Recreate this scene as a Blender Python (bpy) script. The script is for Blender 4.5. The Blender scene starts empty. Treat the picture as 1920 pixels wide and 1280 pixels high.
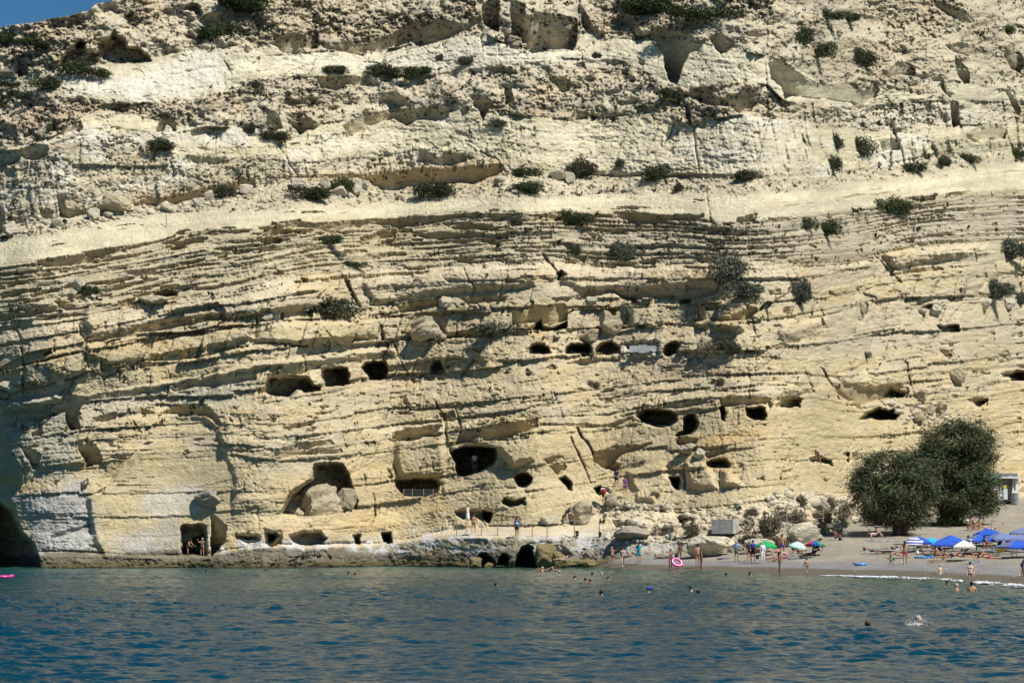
import bpy, bmesh, math, random
import numpy as np
from mathutils import Vector, Matrix, Euler

random.seed(7)
rng = np.random.default_rng(7)
SC = bpy.context.scene
COL = SC.collection

# ------------------------------------------------------------------ camera
F = 4400.0                      # focal length in photograph pixels (1920 wide)
CAMZ = 3.5
TH = math.atan(350.0 / F)       # pitch up
cam_d = bpy.data.cameras.new("camera")
cam_d.lens = 36.0 * F / 1920.0
cam_d.sensor_width = 36.0
cam_d.clip_end = 9000
cam_d.clip_start = 0.5
cam = bpy.data.objects.new("camera", cam_d)
cam.location = (0, 0, CAMZ)
cam.rotation_euler = (math.pi / 2 + TH, 0, 0)
COL.objects.link(cam)
SC.camera = cam

# ------------------------------------------------------------------ light
SUNV = Vector((0.55, -0.45, 1.0)).normalized()
elev = math.asin(SUNV.z)
world = bpy.data.worlds.new("World")
SC.world = world
world.use_nodes = True
wn = world.node_tree
wn.nodes.clear()
sky = wn.nodes.new("ShaderNodeTexSky")
sky.sky_type = 'NISHITA'
sky.sun_disc = False
sky.sun_elevation = elev
sky.sun_rotation = math.atan2(SUNV.x, SUNV.y)
sky.air_density = 1.0
sky.dust_density = 0.15
sky.ozone_density = 2.2
bg = wn.nodes.new("ShaderNodeBackground")
bg.inputs[1].default_value = 0.056
wo = wn.nodes.new("ShaderNodeOutputWorld")
hs = wn.nodes.new("ShaderNodeHueSaturation"); hs.inputs["Saturation"].default_value = 1.45
wn.links.new(sky.outputs[0], hs.inputs["Color"]); wn.links.new(hs.outputs[0], bg.inputs[0])
wn.links.new(bg.outputs[0], wo.inputs[0])
sun_d = bpy.data.lights.new("sun", 'SUN')
sun_d.energy = 5.0
sun_d.angle = math.radians(0.5)
sun_d.color = (1.0, 0.955, 0.87)
sun = bpy.data.objects.new("sun", sun_d)
sun.rotation_euler = (-SUNV).to_track_quat('-Z', 'Y').to_euler()
sun.location = (60, -40, 120)
COL.objects.link(sun)
SC.view_settings.view_transform = 'Standard'
SC.view_settings.look = 'None'
SC.view_settings.exposure = 0.25
SC.view_settings.gamma = 1.0
SC.view_settings.use_curve_mapping = False
SC.cycles.max_bounces = 6
SC.cycles.diffuse_bounces = 1
SC.cycles.glossy_bounces = 3

# ------------------------------------------------------------------ helpers
def tag(o, label=None, cat=None, group=None, kind=None):
    if label: o['label'] = label
    if cat: o['category'] = cat
    if group: o['group'] = group
    if kind: o['kind'] = kind
    return o

def empty(name, loc=(0, 0, 0), rz=0.0, label=None, cat=None, group=None):
    o = bpy.data.objects.new(name, None)
    o.location = loc
    o.rotation_euler = (0, 0, rz)
    COL.objects.link(o)
    return tag(o, label, cat, group)

def link(name, me, parent=None, m=None):
    o = bpy.data.objects.new(name, me)
    COL.objects.link(o)
    if m is not None and len(me.materials) == 0:
        me.materials.append(m)
    if parent is not None:
        o.parent = parent
    return o

def mesh_np(name, co, quads, m=None, smooth=False):
    me = bpy.data.meshes.new(name)
    co = np.ascontiguousarray(co, dtype=np.float32)
    quads = np.ascontiguousarray(quads, dtype=np.int32)
    n = quads.shape[1]
    me.vertices.add(len(co)); me.vertices.foreach_set("co", co.ravel())
    me.loops.add(quads.size); me.loops.foreach_set("vertex_index", quads.ravel())
    me.polygons.add(len(quads))
    me.polygons.foreach_set("loop_start", np.arange(0, quads.size, n, dtype=np.int32))
    me.polygons.foreach_set("loop_total", np.full(len(quads), n, dtype=np.int32))
    me.update(calc_edges=True)
    if smooth:
        me.polygons.foreach_set("use_smooth", np.ones(len(quads), dtype=bool))
    if m is not None: me.materials.append(m)
    return me

def grid_quads(nr, nc):
    i = np.arange(nr * nc, dtype=np.int32).reshape(nr, nc)
    return np.stack([i[:-1, :-1], i[1:, :-1], i[1:, 1:], i[:-1, 1:]], -1).reshape(-1, 4)

def set_col(me, name, arr):
    at = me.color_attributes.new(name, 'FLOAT_COLOR', 'POINT')
    a = np.ones((len(arr), 4), dtype=np.float32); a[:, :3] = arr
    at.data.foreach_set("color", a.ravel())

class MB:
    """collects simple solids into one mesh"""
    def __init__(s): s.bm = bmesh.new()
    def box(s, c, d, rot=None):
        r = bmesh.ops.create_cube(s.bm, size=1.0)
        M = Matrix.Translation(c) @ (rot.to_4x4() if rot is not None else Matrix()) @ Matrix.Diagonal((d[0], d[1], d[2], 1))
        bmesh.ops.transform(s.bm, matrix=M, verts=r['verts']); return s
    def tube(s, a, b, r0, r1=None, n=6):
        a, b = Vector(a), Vector(b); r1 = r0 if r1 is None else r1
        d = b - a
        r = bmesh.ops.create_cone(s.bm, cap_ends=True, segments=n, radius1=r0, radius2=max(r1, 1e-4), depth=d.length)
        M = Matrix.Translation((a + b) / 2) @ d.to_track_quat('Z', 'Y').to_matrix().to_4x4()
        bmesh.ops.transform(s.bm, matrix=M, verts=r['verts']); return s
    def ball(s, c, r, u=8, v=6):
        q = bmesh.ops.create_uvsphere(s.bm, u_segments=u, v_segments=v, radius=1.0)
        rr = r if hasattr(r, '__len__') else (r, r, r)
        bmesh.ops.transform(s.bm, matrix=Matrix.Translation(c) @ Matrix.Diagonal((rr[0], rr[1], rr[2], 1)), verts=q['verts']); return s
    def poly(s, pts):
        vs = [s.bm.verts.new(p) for p in pts]; s.bm.faces.new(vs); return s
    def mesh(s, name, smooth=False):
        me = bpy.data.meshes.new(name)
        bmesh.ops.recalc_face_normals(s.bm, faces=s.bm.faces)
        s.bm.to_mesh(me); s.bm.free()
        if smooth:
            for p in me.polygons: p.use_smooth = True
        return me
    def build(s, name, m, parent=None, smooth=False):
        return link(name, s.mesh(name, smooth), parent, m)

_mats = {}
def mat(name, col, rough=0.8, vary=0.15, scale=8.0, bump=0.0, bscale=30.0, spec=0.3):
    """plain procedural material: colour broken up by noise"""
    if name in _mats: return _mats[name]
    m = bpy.data.materials.new(name); m.use_nodes = True
    nt = m.node_tree; b = nt.nodes["Principled BSDF"]
    b.inputs["Roughness"].default_value = rough
    b.inputs["Specular IOR Level"].default_value = spec
    tc = nt.nodes.new("ShaderNodeTexCoord")
    no = nt.nodes.new("ShaderNodeTexNoise"); no.inputs["Scale"].default_value = scale; no.inputs["Detail"].default_value = 5
    nt.links.new(tc.outputs["Object"], no.inputs["Vector"])
    cr = nt.nodes.new("ShaderNodeValToRGB")
    c0 = [max(0, c * (1 - vary * 1.6)) for c in col]; c1 = [min(1, c * (1 + vary)) for c in col]
    cr.color_ramp.elements[0].position = 0.3; cr.color_ramp.elements[1].position = 0.7
    cr.color_ramp.elements[0].color = (*c0, 1); cr.color_ramp.elements[1].color = (*c1, 1)
    nt.links.new(no.outputs["Fac"], cr.inputs["Fac"]); nt.links.new(cr.outputs["Color"], b.inputs["Base Color"])
    if bump > 0:
        n2 = nt.nodes.new("ShaderNodeTexNoise"); n2.inputs["Scale"].default_value = bscale; n2.inputs["Detail"].default_value = 6
        nt.links.new(tc.outputs["Object"], n2.inputs["Vector"])
        bp = nt.nodes.new("ShaderNodeBump"); bp.inputs["Strength"].default_value = bump; bp.inputs["Distance"].default_value = 0.1
        nt.links.new(n2.outputs["Fac"], bp.inputs["Height"]); nt.links.new(bp.outputs["Normal"], b.inputs["Normal"])
    _mats[name] = m
    return m

# --- projection of the photograph's pixels onto the world
def P(u, v, D):
    a = (np.asarray(u, dtype=np.float64) - 960) / F; b = (640 - np.asarray(v, dtype=np.float64)) / F
    dy = math.cos(TH) - b * math.sin(TH); dz = math.sin(TH) + b * math.cos(TH)
    t = D / dy
    return np.stack(np.broadcast_arrays(a * t, D, CAMZ + dz * t), -1)

# --- noise
_T = rng.random((16, 256, 256)).astype(np.float32)
def vn(x, y, s=0):
    T = _T[s % 16]; s2 = s // 16
    x = x + s2 * 17.3; y = y + s2 * 9.7
    xi = np.floor(x).astype(np.int32); yi = np.floor(y).astype(np.int32)
    fx = (x - xi).astype(np.float32); fy = (y - yi).astype(np.float32)
    fx = fx * fx * (3 - 2 * fx); fy = fy * fy * (3 - 2 * fy)
    x0 = xi & 255; x1 = (xi + 1) & 255; y0 = yi & 255; y1 = (yi + 1) & 255
    return ((T[y0, x0] * (1 - fx) + T[y0, x1] * fx) * (1 - fy) + (T[y1, x0] * (1 - fx) + T[y1, x1] * fx) * fy) * 2 - 1
def fbm(x, y, o=4, s=0, g=0.5):
    r = 0; a = 1.0; t = 0
    for i in range(o):
        r = r + a * vn(x * 2 ** i + i * 5.1, y * 2 ** i + i * 3.7, s + i); t += a; a *= g
    return r / t
def sstep(a, b, x):
    t = np.clip((x - a) / (b - a), 0, 1); return t * t * (3 - 2 * t)
# ------------------------------------------------------------------ forms of the cliff
# undercut, shaded hollows (lip above, ledge below)
SH = [
 [(38,105),(50,118),(55,140),(35,146),(32,125)],
 [(0,300),(8,292),(30,285),(60,270),(92,275),(90,290),(75,302),(50,300),(40,292),(28,308),(0,313)],
 [(110,250),(125,235),(150,225),(155,235),(150,250),(140,245),(118,255)],
 [(292,250),(298,225),(310,212),(325,222),(330,245),(325,248),(312,235),(305,248)],
 [(355,245),(385,238),(400,247),(357,257)],[(194,262),(205,272),(215,274),(204,282)],[(217,267),(250,262),(250,268),(220,272)],
 [(418,110),(430,125),(435,142),(425,125)],[(345,66),(355,57),(368,66),(365,73),(350,72)],
 [(508,84),(520,72),(540,65),(560,72),(575,60),(595,62),(600,82),(595,92),(570,92),(560,103),(530,100),(518,90)],
 [(600,80),(650,80),(700,74),(740,62),(765,42),(790,38),(800,40),(830,33),(850,40),(880,50),(885,58),(860,60),(840,72),(815,82),(785,88),(770,80),(730,90),(712,100),(690,95),(682,106),(650,100),(625,94),(605,90)],
 [(902,10),(915,0),(938,0),(936,60),(930,60),(905,48)],[(955,0),(985,8),(985,60),(975,68),(958,68)],
 [(855,185),(880,182),(888,190),(885,200),(895,205),(905,228),(925,190),(915,180),(890,178)],
 [(640,235),(680,215),(740,205),(780,205),(840,205),(840,222),(825,228),(780,225),(765,235),(740,225),(710,230),(690,238),(670,256),(655,255),(645,245)],
 [(520,215),(545,225),(580,220),(590,235),(575,245),(560,255),(550,240),(535,220)],
 [(480,200),(500,215),(498,240),(510,250),(530,240),(525,215),(495,200)],
 [(590,145),(690,148),(700,162),(650,160),(640,170),(600,165)],
 [(780,305),(788,280),(815,290),(820,300),(830,285),(870,290),(878,305),(840,312),(805,308)],
 [(945,160),(960,165),(965,190),(948,195)],
 [(985,30),(1010,22),(1060,30),(1083,35),(1083,65),(1075,95),(1055,92),(1030,95),(1000,102),(980,92),(975,70),(968,68),(972,30)],
 [(1088,10),(1100,30),(1115,55),(1135,70),(1120,75),(1100,60),(1090,50)],
 [(1220,80),(1250,75),(1310,78),(1325,72),(1310,95),(1290,100),(1285,115),(1270,158),(1255,155),(1245,130),(1245,105),(1235,92)],
 [(1330,70),(1345,60),(1375,75),(1375,88),(1362,100),(1350,103),(1340,90)],[(1395,60),(1440,55),(1435,70),(1405,70)],
 [(1290,168),(1310,165),(1330,170),(1350,190),(1385,175),(1415,165),(1430,160),(1420,185),(1410,210),(1380,212),(1370,200),(1340,200),(1310,192),(1293,182)],
 [(1075,120),(1095,118),(1100,130),(1080,125)],[(1028,145),(1045,150),(1070,140),(1065,170),(1055,175),(1040,160),(1032,155)],
 [(1165,130),(1180,125),(1175,145),(1166,140)],[(1195,105),(1208,115),(1205,125),(1197,120)],
 [(1280,188),(1290,192),(1297,225),(1300,240),(1292,235)],[(1310,230),(1330,215),(1320,240),(1298,240)],[(1142,225),(1150,200),(1158,200),(1152,228)],
 [(1060,225),(1080,205),(1110,215),(1100,222),(1075,228)],
 [(1440,105),(1470,115),(1500,140),(1530,155),(1560,160),(1600,165),(1640,160),(1650,165),(1640,185),(1625,200),(1612,208),(1595,195),(1570,192),(1550,185),(1520,185),(1500,180),(1470,185),(1465,165),(1445,150)],
 [(1645,145),(1680,120),(1700,115),(1715,125),(1718,145),(1690,142),(1670,147)],[(1770,85),(1800,80),(1840,88),(1850,100),(1820,108),(1790,100)],
 [(1882,98),(1910,98),(1925,120),(1910,138),(1895,130),(1884,112)],[(1790,105),(1815,130),(1818,155),(1808,158),(1795,140)],
 [(1763,140),(1775,170),(1785,175),(1780,185),(1765,165)],[(1750,0),(1810,20),(1830,45),(1815,48),(1780,30),(1755,12)],
 [(1812,250),(1850,235),(1890,232),(1885,260),(1850,262),(1835,270),(1815,262)],[(1665,185),(1675,195),(1670,210),(1660,195)],
 [(1780,190),(1792,190),(1800,235),(1785,240)],[(1885,170),(1900,170),(1915,210),(1905,218)],[(1650,262),(1690,262),(1690,280),(1655,285)],
 [(75,395),(100,395),(95,412),(78,408)],[(105,365),(115,362),(125,390),(160,395),(190,378),(185,400),(160,402),(135,410),(112,408)],[(-150,380),(0,380),(10,400),(5,440),(0,450),(-150,450)],
 [(250,380),(320,368),(400,352),(480,332),(480,350),(420,362),(360,375),(300,388),(250,385)],
 [(65,490),(110,480),(180,478),(200,470),(250,460),(310,448),(350,432),(345,440),(300,455),(250,468),(200,478),(160,495),(130,500),(80,500)],
 [(235,508),(260,505),(305,500),(300,510),(260,516),(238,514)],[(103,565),(150,558),(160,562),(110,572)],[(0,552),(50,545),(48,550),(5,560)],[(55,552),(100,540),(110,545),(60,558)],
 [(170,635),(250,618),(330,600),(480,588),(478,600),(400,602),(330,615),(260,625),(180,640)],[(148,605),(155,620),(170,640),(160,645),(150,625)],[(28,615),(40,630),(60,650),(40,645)],
 [(530,335),(600,328),(680,325),(760,320),(860,315),(940,308),(945,318),(930,330),(890,345),(800,345),(770,352),(740,358),(720,358),(700,350),(690,340),(640,335),(560,335)],
 [(510,418),(560,412),(590,420),(640,418),(640,415),(700,415),(685,425),(650,430),(630,440),(620,438),(595,430),(560,425),(500,438),(490,435)],
 [(680,412),(760,408),(860,402),(900,400),(905,410),(860,410),(800,420),(760,422),(700,422),(690,420)],[(915,402),(960,400),(960,412),(925,412)],
 [(480,445),(540,442),(540,450),(490,458)],[(480,465),(585,455),(585,460),(500,470)],[(695,440),(715,432),(770,428),(775,435),(740,440),(720,445),(700,446)],
 [(845,425),(880,420),(925,422),(920,430),(850,430)],[(935,442),(955,440),(955,450),(940,448)],[(780,442),(850,438),(910,435),(910,440),(830,450),(800,448)],
 [(668,452),(697,448),(690,458)],[(715,452),(740,450),(732,460),(715,458)],[(645,470),(685,468),(690,474),(650,476)],[(680,480),(760,472),(762,478),(690,488)],[(640,485),(720,478),(700,487),(650,492)],
 [(640,517),(650,525),(665,555),(678,575),(672,578),(660,560),(645,530)],
 [(525,585),(570,578),(570,590),(530,598)],[(745,575),(780,568),(828,552),(822,575),(780,582),(750,586)],[(860,560),(950,555),(948,565),(880,570)],
 [(770,605),(800,600),(780,610),(770,612)],[(822,610),(840,622),(870,620),(905,610),(905,620),(880,628),(840,632),(825,620)],[(715,605),(722,630),(718,640),(712,615)],
 [(1028,398),(1060,395),(1050,410),(1030,410)],[(1150,400),(1180,395),(1240,405),(1320,402),(1320,410),(1240,415),(1230,422),(1190,422),(1175,412),(1155,410)],
 [(1380,408),(1420,400),(1415,415),(1380,420)],[(1330,405),(1345,420),(1340,422),(1330,412)],[(1100,438),(1130,440),(1128,452),(1110,448)],[(1015,475),(1030,490),(1035,500),(1020,485)],
 [(1055,490),(1100,482),(1095,495),(1060,495)],[(1195,490),(1230,485),(1228,497),(1200,496)],[(1300,488),(1340,480),(1338,492),(1310,492)],[(1400,462),(1440,460),(1440,466),(1400,470)],
 [(1072,555),(1110,545),(1160,543),(1210,540),(1260,545),(1310,545),(1350,540),(1350,550),(1310,558),(1250,562),(1200,558),(1160,552),(1150,548),(1090,562),(1080,562)],
 [(960,580),(1000,572),(1060,570),(1065,580),(1065,600),(1050,605),(1040,612),(1000,605),(960,610)],
 [(1130,605),(1145,597),(1145,605)],[(1090,625),(1120,615),(1110,627)],[(1425,580),(1400,600),(1340,602),(1330,598),(1370,592),(1405,575)],[(1340,633),(1380,630),(1370,645),(1340,640)],
 [(1440,410),(1480,408),(1470,415),(1445,418)],[(1540,405),(1575,400),(1560,412)],[(1585,402),(1630,398),(1620,408)],[(1695,372),(1760,365),(1750,375),(1710,376)],[(1772,362),(1820,358),(1820,366),(1775,370)],
 [(1500,458),(1532,456),(1530,465)],[(1560,490),(1640,480),(1635,490),(1570,495)],[(1690,508),(1750,500),(1755,505),(1695,515)],[(1670,525),(1690,525),(1685,532)],[(1440,545),(1465,542),(1465,552),(1445,552)],
 [(1905,505),(1925,500),(1920,515)],[(1790,545),(1830,538),(1810,548)],[(1855,520),(1880,515),(1870,530)],[(1470,575),(1490,572),(1485,590),(1468,588)],
 [(1540,590),(1550,610),(1575,612),(1540,610)],[(1453,645),(1490,635),(1545,620),(1545,630),(1500,640),(1455,655)],
 [(165,695),(230,690),(300,680),(270,692),(230,700),(200,692)],[(65,690),(68,680),(110,700),(120,700),(100,722),(80,715),(66,705)],[(0,735),(25,735),(15,748),(0,750)],
 [(0,778),(25,778),(30,785),(35,775),(60,765),(105,770),(105,755),(125,750),(128,730),(140,740),(150,745),(200,738),(270,730),(285,732),(280,738),(230,745),(165,748),(150,765),(145,780),(150,800),(140,805),(128,805),(122,790),(122,772),(95,780),(75,792),(65,790),(62,780),(40,778),(30,800),(5,800),(-60,800)],
 [(310,728),(370,715),(440,695),(480,688),(480,712),(430,722),(370,725),(330,735)],
 [(173,785),(195,775),(220,772),(218,785),(190,790)],[(60,810),(80,800),(80,815),(60,817)],[(110,805),(132,797),(130,808)],[(264,765),(285,768),(290,775),(265,776)],
 [(300,776),(310,768),(340,760),(380,756),(397,768),(412,788),(424,802),(415,800),(400,788),(375,778),(345,780),(320,777)],
 [(145,825),(160,822),(180,835),(190,855),(192,868),(160,876),(155,860),(145,842)],[(28,828),(45,850),(60,875),(72,878),(75,850),(60,840),(45,838)],
 [(150,905),(165,895),(162,915),(152,925)],[(175,925),(200,910),(195,922),(180,925)],[(100,905),(110,900),(105,915)],
 [(500,700),(560,692),(600,688),(600,692),(560,704),(500,706)],[(825,672),(855,665),(855,680),(838,690)],[(588,775),(635,768),(630,772),(595,778)],[(530,800),(590,792),(585,798),(540,805)],
 [(820,775),(850,770),(855,780),(835,788)],[(515,842),(560,830),(620,825),(628,832),(600,838),(580,842),(575,852),(530,860),(515,860)],[(575,845),(640,840),(642,848),(600,852),(570,852)],
 [(735,812),(760,805),(828,795),(828,800),(815,815),(790,822),(735,830)],[(865,810),(900,800),(960,790),(1008,785),(1010,800),(960,820),(930,822),(900,820),(870,830),(850,835)],
 [(1022,690),(1035,684),(1047,690),(1038,695)],[(982,698),(985,690),(1000,700),(985,704)],[(1060,680),(1110,670),(1150,672),(1165,678),(1130,678),(1100,685),(1070,683)],
 [(1010,795),(1060,793),(1100,795),(1130,797),(1160,788),(1190,780),(1185,787),(1150,800),(1110,803),(1060,798),(1015,799)],[(1150,785),(1200,768),(1260,758),(1310,750),(1330,745),(1325,755),(1280,765),(1230,765),(1200,775)],
 [(1350,745),(1400,742),(1440,745),(1450,755),(1380,760),(1350,762)],[(1265,822),(1280,818),(1310,822),(1300,835),(1285,836),(1268,832)],[(1318,850),(1340,845),(1400,838),(1440,835),(1400,842),(1350,852),(1330,860)],
 [(1140,840),(1150,835),(1200,832),(1225,830),(1200,842),(1165,852),(1155,865),(1165,870),(1155,885),(1135,880),(1112,865),(1115,848),(1130,845)],
 [(1015,862),(1040,855),(1060,852),(1050,865),(1030,870)],[(1030,875),(1055,865),(1065,875),(1055,885),(1045,890)],
 [(1440,757),(1470,735),(1520,728),(1530,735),(1510,742),(1460,750),(1445,765)],[(1560,700),(1600,690),(1625,680),(1630,682),(1600,695),(1565,703)],
 [(1560,715),(1590,725),(1640,732),(1700,722),(1705,735),(1690,748),(1650,750),(1620,760),(1610,770),(1600,760),(1580,745),(1570,740)],
 [(1868,663),(1890,655),(1895,670),(1880,673)],[(1820,690),(1855,692),(1860,702),(1825,700)],[(1760,655),(1785,655),(1785,670),(1770,668)],[(1596,848),(1615,840),(1618,860),(1600,865)],
 [(394,960),(405,965),(425,985),(424,1015),(410,1030),(395,1043)],[(440,1000),(480,1000),(490,1003),(490,1015),(465,1018),(442,1010)],[(495,990),(530,995),(528,1020),(510,1025),(498,1018)],
 [(1022,1010),(1030,1020),(1040,1035),(1038,1042),(1028,1030)],[(1038,1022),(1055,1022),(1075,1040),(1060,1045),(1045,1040)],
 [(95,1003),(130,990),(175,980),(178,985),(130,1000),(98,1008)],[(165,1020),(190,1018),(180,1028),(168,1027)],[(1147,978),(1165,972),(1180,975),(1215,992),(1170,986),(1155,988)],
 [(1838,905),(1860,900),(1862,915),(1845,915)],
]
# caves: depth in metres, outline of the mouth
CV = [
 (2.6,[(108,125),(112,108),(125,95),(150,72),(160,78),(163,92),(180,95),(183,80),(200,70),(215,56),(220,65),(235,72),(240,85),(250,88),(262,88),(275,100),(285,115),(250,123),(200,125),(160,128),(130,130)]),
 (1.5,[(342,18),(350,8),(372,5),(380,20),(378,30),(360,25)]),
 (3.0,[(1040,510),(1050,505),(1065,515),(1052,522),(1042,528)]),(3.0,[(1150,549),(1210,556),(1200,563),(1165,560)]),(3,[(1275,560),(1300,560),(1295,572),(1275,570)]),
 (6.0,[(995,620),(1003,602),(1015,596),(1022,612),(1045,610),(1065,600),(1062,615),(1045,622),(1000,622)]),
 (4,[(1725,577),(1745,568),(1760,568),(1765,582),(1750,578),(1730,587)]),(5,[(1755,610),(1800,608),(1800,620),(1760,619)]),(2,[(1860,420),(1872,418),(1870,435),(1862,430)]),
 (1.8,[(78,662),(95,655),(98,663),(85,668)]),
 (4.5,[(497,740),(497,720),(503,706),(540,703),(575,705),(590,722),(602,725),(600,733),(570,736),(558,732),(545,748),(520,748),(505,745)]),
 (6,[(600,705),(603,690),(625,685),(650,686),(658,700),(655,715),(645,724),(605,724)]),(7,[(677,690),(685,678),(700,674),(725,677),(732,692),(725,708),(710,713),(690,708)]),
 (3,[(806,685),(812,676),(825,673),(833,682),(835,698),(820,700),(812,703),(807,695)]),
 (9,[(845,848),(862,838),(880,835),(915,837),(932,840),(932,860),(925,872),(905,882),(885,889),(865,892),(855,882),(850,865)]),
 (4.5,[(740,898),(755,898),(780,895),(820,896),(826,905),(822,925),(800,932),(780,930),(760,930),(750,922),(742,910)]),
 (5.0,[(523,965),(545,920),(585,895),(588,868),(620,865),(645,868),(655,890),(672,940),(668,950),(640,962),(560,975)]),
 (6,[(963,892),(970,887),(990,886),(1000,897),(997,908),(985,914),(972,912),(963,902)]),(2.2,[(937,940),(945,932),(965,935),(985,931),(986,945),(970,950),(955,951),(942,945)]),
 (1.3,[(852,955),(885,953),(905,955),(910,985),(895,972),(885,978),(868,978),(855,965)]),(6,[(922,957),(903,955),(905,972),(910,977),(919,982),(925,962)]),
 (4.5,[(990,650),(1000,642),(1020,643),(1030,650),(1035,663),(1015,665),(992,662)]),(6,[(1060,650),(1070,643),(1105,642),(1112,655),(1105,665),(1060,665)]),
 (4,[(1115,655),(1125,642),(1145,637),(1165,650),(1165,660),(1140,665),(1116,664)]),(.9,[(1170,640),(1230,636),(1238,640),(1238,662),(1200,656),(1175,664)]),(4,[(1243,655),(1250,643),(1265,638),(1277,645),(1270,660),(1255,670),(1245,665)]),
 (6,[(1193,780),(1205,768),(1225,764),(1255,768),(1272,775),(1272,790),(1255,800),(1230,801),(1210,795),(1200,787)]),(6,[(1281,785),(1290,776),(1303,776),(1311,790),(1308,802),(1300,812),(1290,816),(1270,820),(1263,815),(1280,808)]),
 (5,[(1347,762),(1358,760),(1364,775),(1359,791),(1351,790),(1349,775)]),(6,[(1397,763),(1435,762),(1437,780),(1428,790),(1410,789),(1398,780)]),(3.5,[(1455,762),(1465,745),(1490,741),(1505,745),(1500,765),(1480,772),(1463,770)]),
 (4,[(1046,895),(1060,890),(1073,905),(1075,921),(1066,920),(1055,907)]),(5,[(1111,915),(1120,911),(1132,912),(1136,925),(1122,931),(1114,923)]),(5,[(1253,892),(1276,890),(1276,918),(1268,919),(1258,910)]),
 (3.5,[(1323,866),(1340,860),(1360,859),(1372,868),(1370,877),(1350,879),(1325,876)]),(4,[(1655,735),(1668,726),(1685,730),(1700,735),(1692,748),(1670,748),(1657,745)]),
 (7,[(1610,786),(1625,771),(1645,763),(1680,766),(1692,776),(1680,788),(1650,789),(1625,788)]),(4,[(1812,748),(1830,745),(1852,748),(1851,760),(1840,771),(1828,766)]),(5,[(1878,700),(1905,693),(1925,695),(1925,716),(1895,714),(1880,708)]),
 (4,[(1516,857),(1540,854),(1560,862),(1564,875),(1545,872),(1522,869)]),(3,[(1581,847),(1593,849),(1593,869),(1586,866)]),
 (7,[(336,992),(342,982),(375,980),(386,985),(389,1005),(389,1040),(382,1041),(340,1041),(337,1025)]),
 (5,[(499,997),(520,995),(523,1005),(513,1019),(501,1019)]),(2.6,[(542,1000),(570,993),(600,995),(615,1008),(605,1018),(585,1028),(560,1025),(545,1015)]),
 (4,[(662,1000),(678,999),(676,1021),(663,1021)]),(5,[(716,998),(735,997),(738,1019),(728,1022),(717,1016)]),
 (4,[(893,1046),(900,1036),(912,1034),(924,1044),(931,1058),(922,1066),(898,1066)]),(5,[(962,1066),(966,1046),(972,1034),(976,1024),(988,1019),(1001,1024),(1000,1034),(1006,1050),(1018,1066)]),(4,[(932,1046),(940,1037),(951,1038),(957,1046),(952,1061),(930,1060)]),
 (3.5,[(1268,969),(1285,964),(1302,975),(1300,996),(1270,996)]),(2,[(440,1002),(478,1001),(488,1004),(486,1014),(465,1016),(444,1010)]),
 (16,[(-84,950),(0,940),(26,958),(40,992),(62,1016),(74,1040),(76,1080),(-84,1080)]),
]
# cracks: half width px, depth m, path
CK = [
 (2.2,1.2,[(1500,222),(1506,262),(1515,308)]),(1.8,1.0,[(1300,240),(1304,280),(1312,322)]),(2.5,1.4,[(1085,0),(1086,50)]),(1.5,.7,[(900,285),(935,300),(950,330)]),
 (2,.9,[(320,300),(325,330)]),(2.4,1.0,[(520,270),(545,310),(560,335)]),(1.6,.7,[(902,58),(903,90)]),(1.7,.8,[(1440,60),(1436,150),(1442,230)]),
 (2.5,1.3,[(640,515),(652,528),(668,565),(676,578)]),(2,.9,[(1015,472),(1035,498),(1045,512)]),(1.6,.8,[(870,505),(878,528),(892,540)]),(1.6,.7,[(1322,355),(1330,400),(1340,420)]),
 (2.2,1.0,[(705,595),(715,618),(722,640)]),(1.5,.6,[(600,602),(612,622),(640,655)]),(1.3,.5,[(632,748),(640,790),(648,815)]),(1.3,.5,[(663,745),(668,780),(672,810)]),
 (1.6,.8,[(568,665),(575,690),(582,725)]),(1.8,.8,[(740,645),(745,668),(765,700)]),(3,1.5,[(818,755),(832,785),(838,830),(846,850)]),(2.5,1.2,[(853,765),(860,790),(866,810)]),
 (2.0,1.0,[(1070,820),(1085,852),(1098,880),(1108,905)]),(2.4,1.2,[(1082,803),(1098,828),(1112,850),(1114,870)]),(1.6,.8,[(1038,735),(1055,780)]),(1.4,.6,[(1284,870),(1285,915)]),
 (1.6,.5,[(185,862),(212,858),(242,858),(268,836),(290,800),(300,780)]),(1.5,.6,[(1560,345),(1570,380)]),(1.8,.8,[(1822,455),(1830,490)]),(2,.9,[(1640,480),(1660,500),(1690,530)]),
 (2,1.0,[(1530,565),(1545,590)]),(2.2,1.1,[(1508,690),(1525,735)]),(2.2,1.2,[(1540,690),(1560,720),(1572,750)]),(2.2,1.1,[(1700,680),(1708,720),(1715,740)]),
 (1.6,.7,[(1395,560),(1412,600)]),(1.6,.8,[(1412,610),(1420,635)]),(2,.8,[(1405,695),(1405,740)]),(1.6,.7,[(160,655),(165,690)]),(2,1.0,[(40,650),(45,690),(42,725)]),
 (1.5,.7,[(1348,878),(1350,910)]),(1.5,.7,[(700,925),(705,965),(690,1000)]),(1.4,.6,[(682,890),(685,930)]),(2.0,.9,[(725,880),(735,895),(722,905)]),(1.4,.5,[(800,845),(785,885)]),(1.4,.5,[(803,845),(815,880)]),
 (1.6,.8,[(250,790),(255,800)]),(1.2,.45,[(330,790),(328,820),(325,850)]),(1.2,.4,[(245,870),(240,900)]),(1.6,.7,[(820,410),(840,425)]),(1.6,.8,[(1700,390),(1720,400)]),
]
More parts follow.
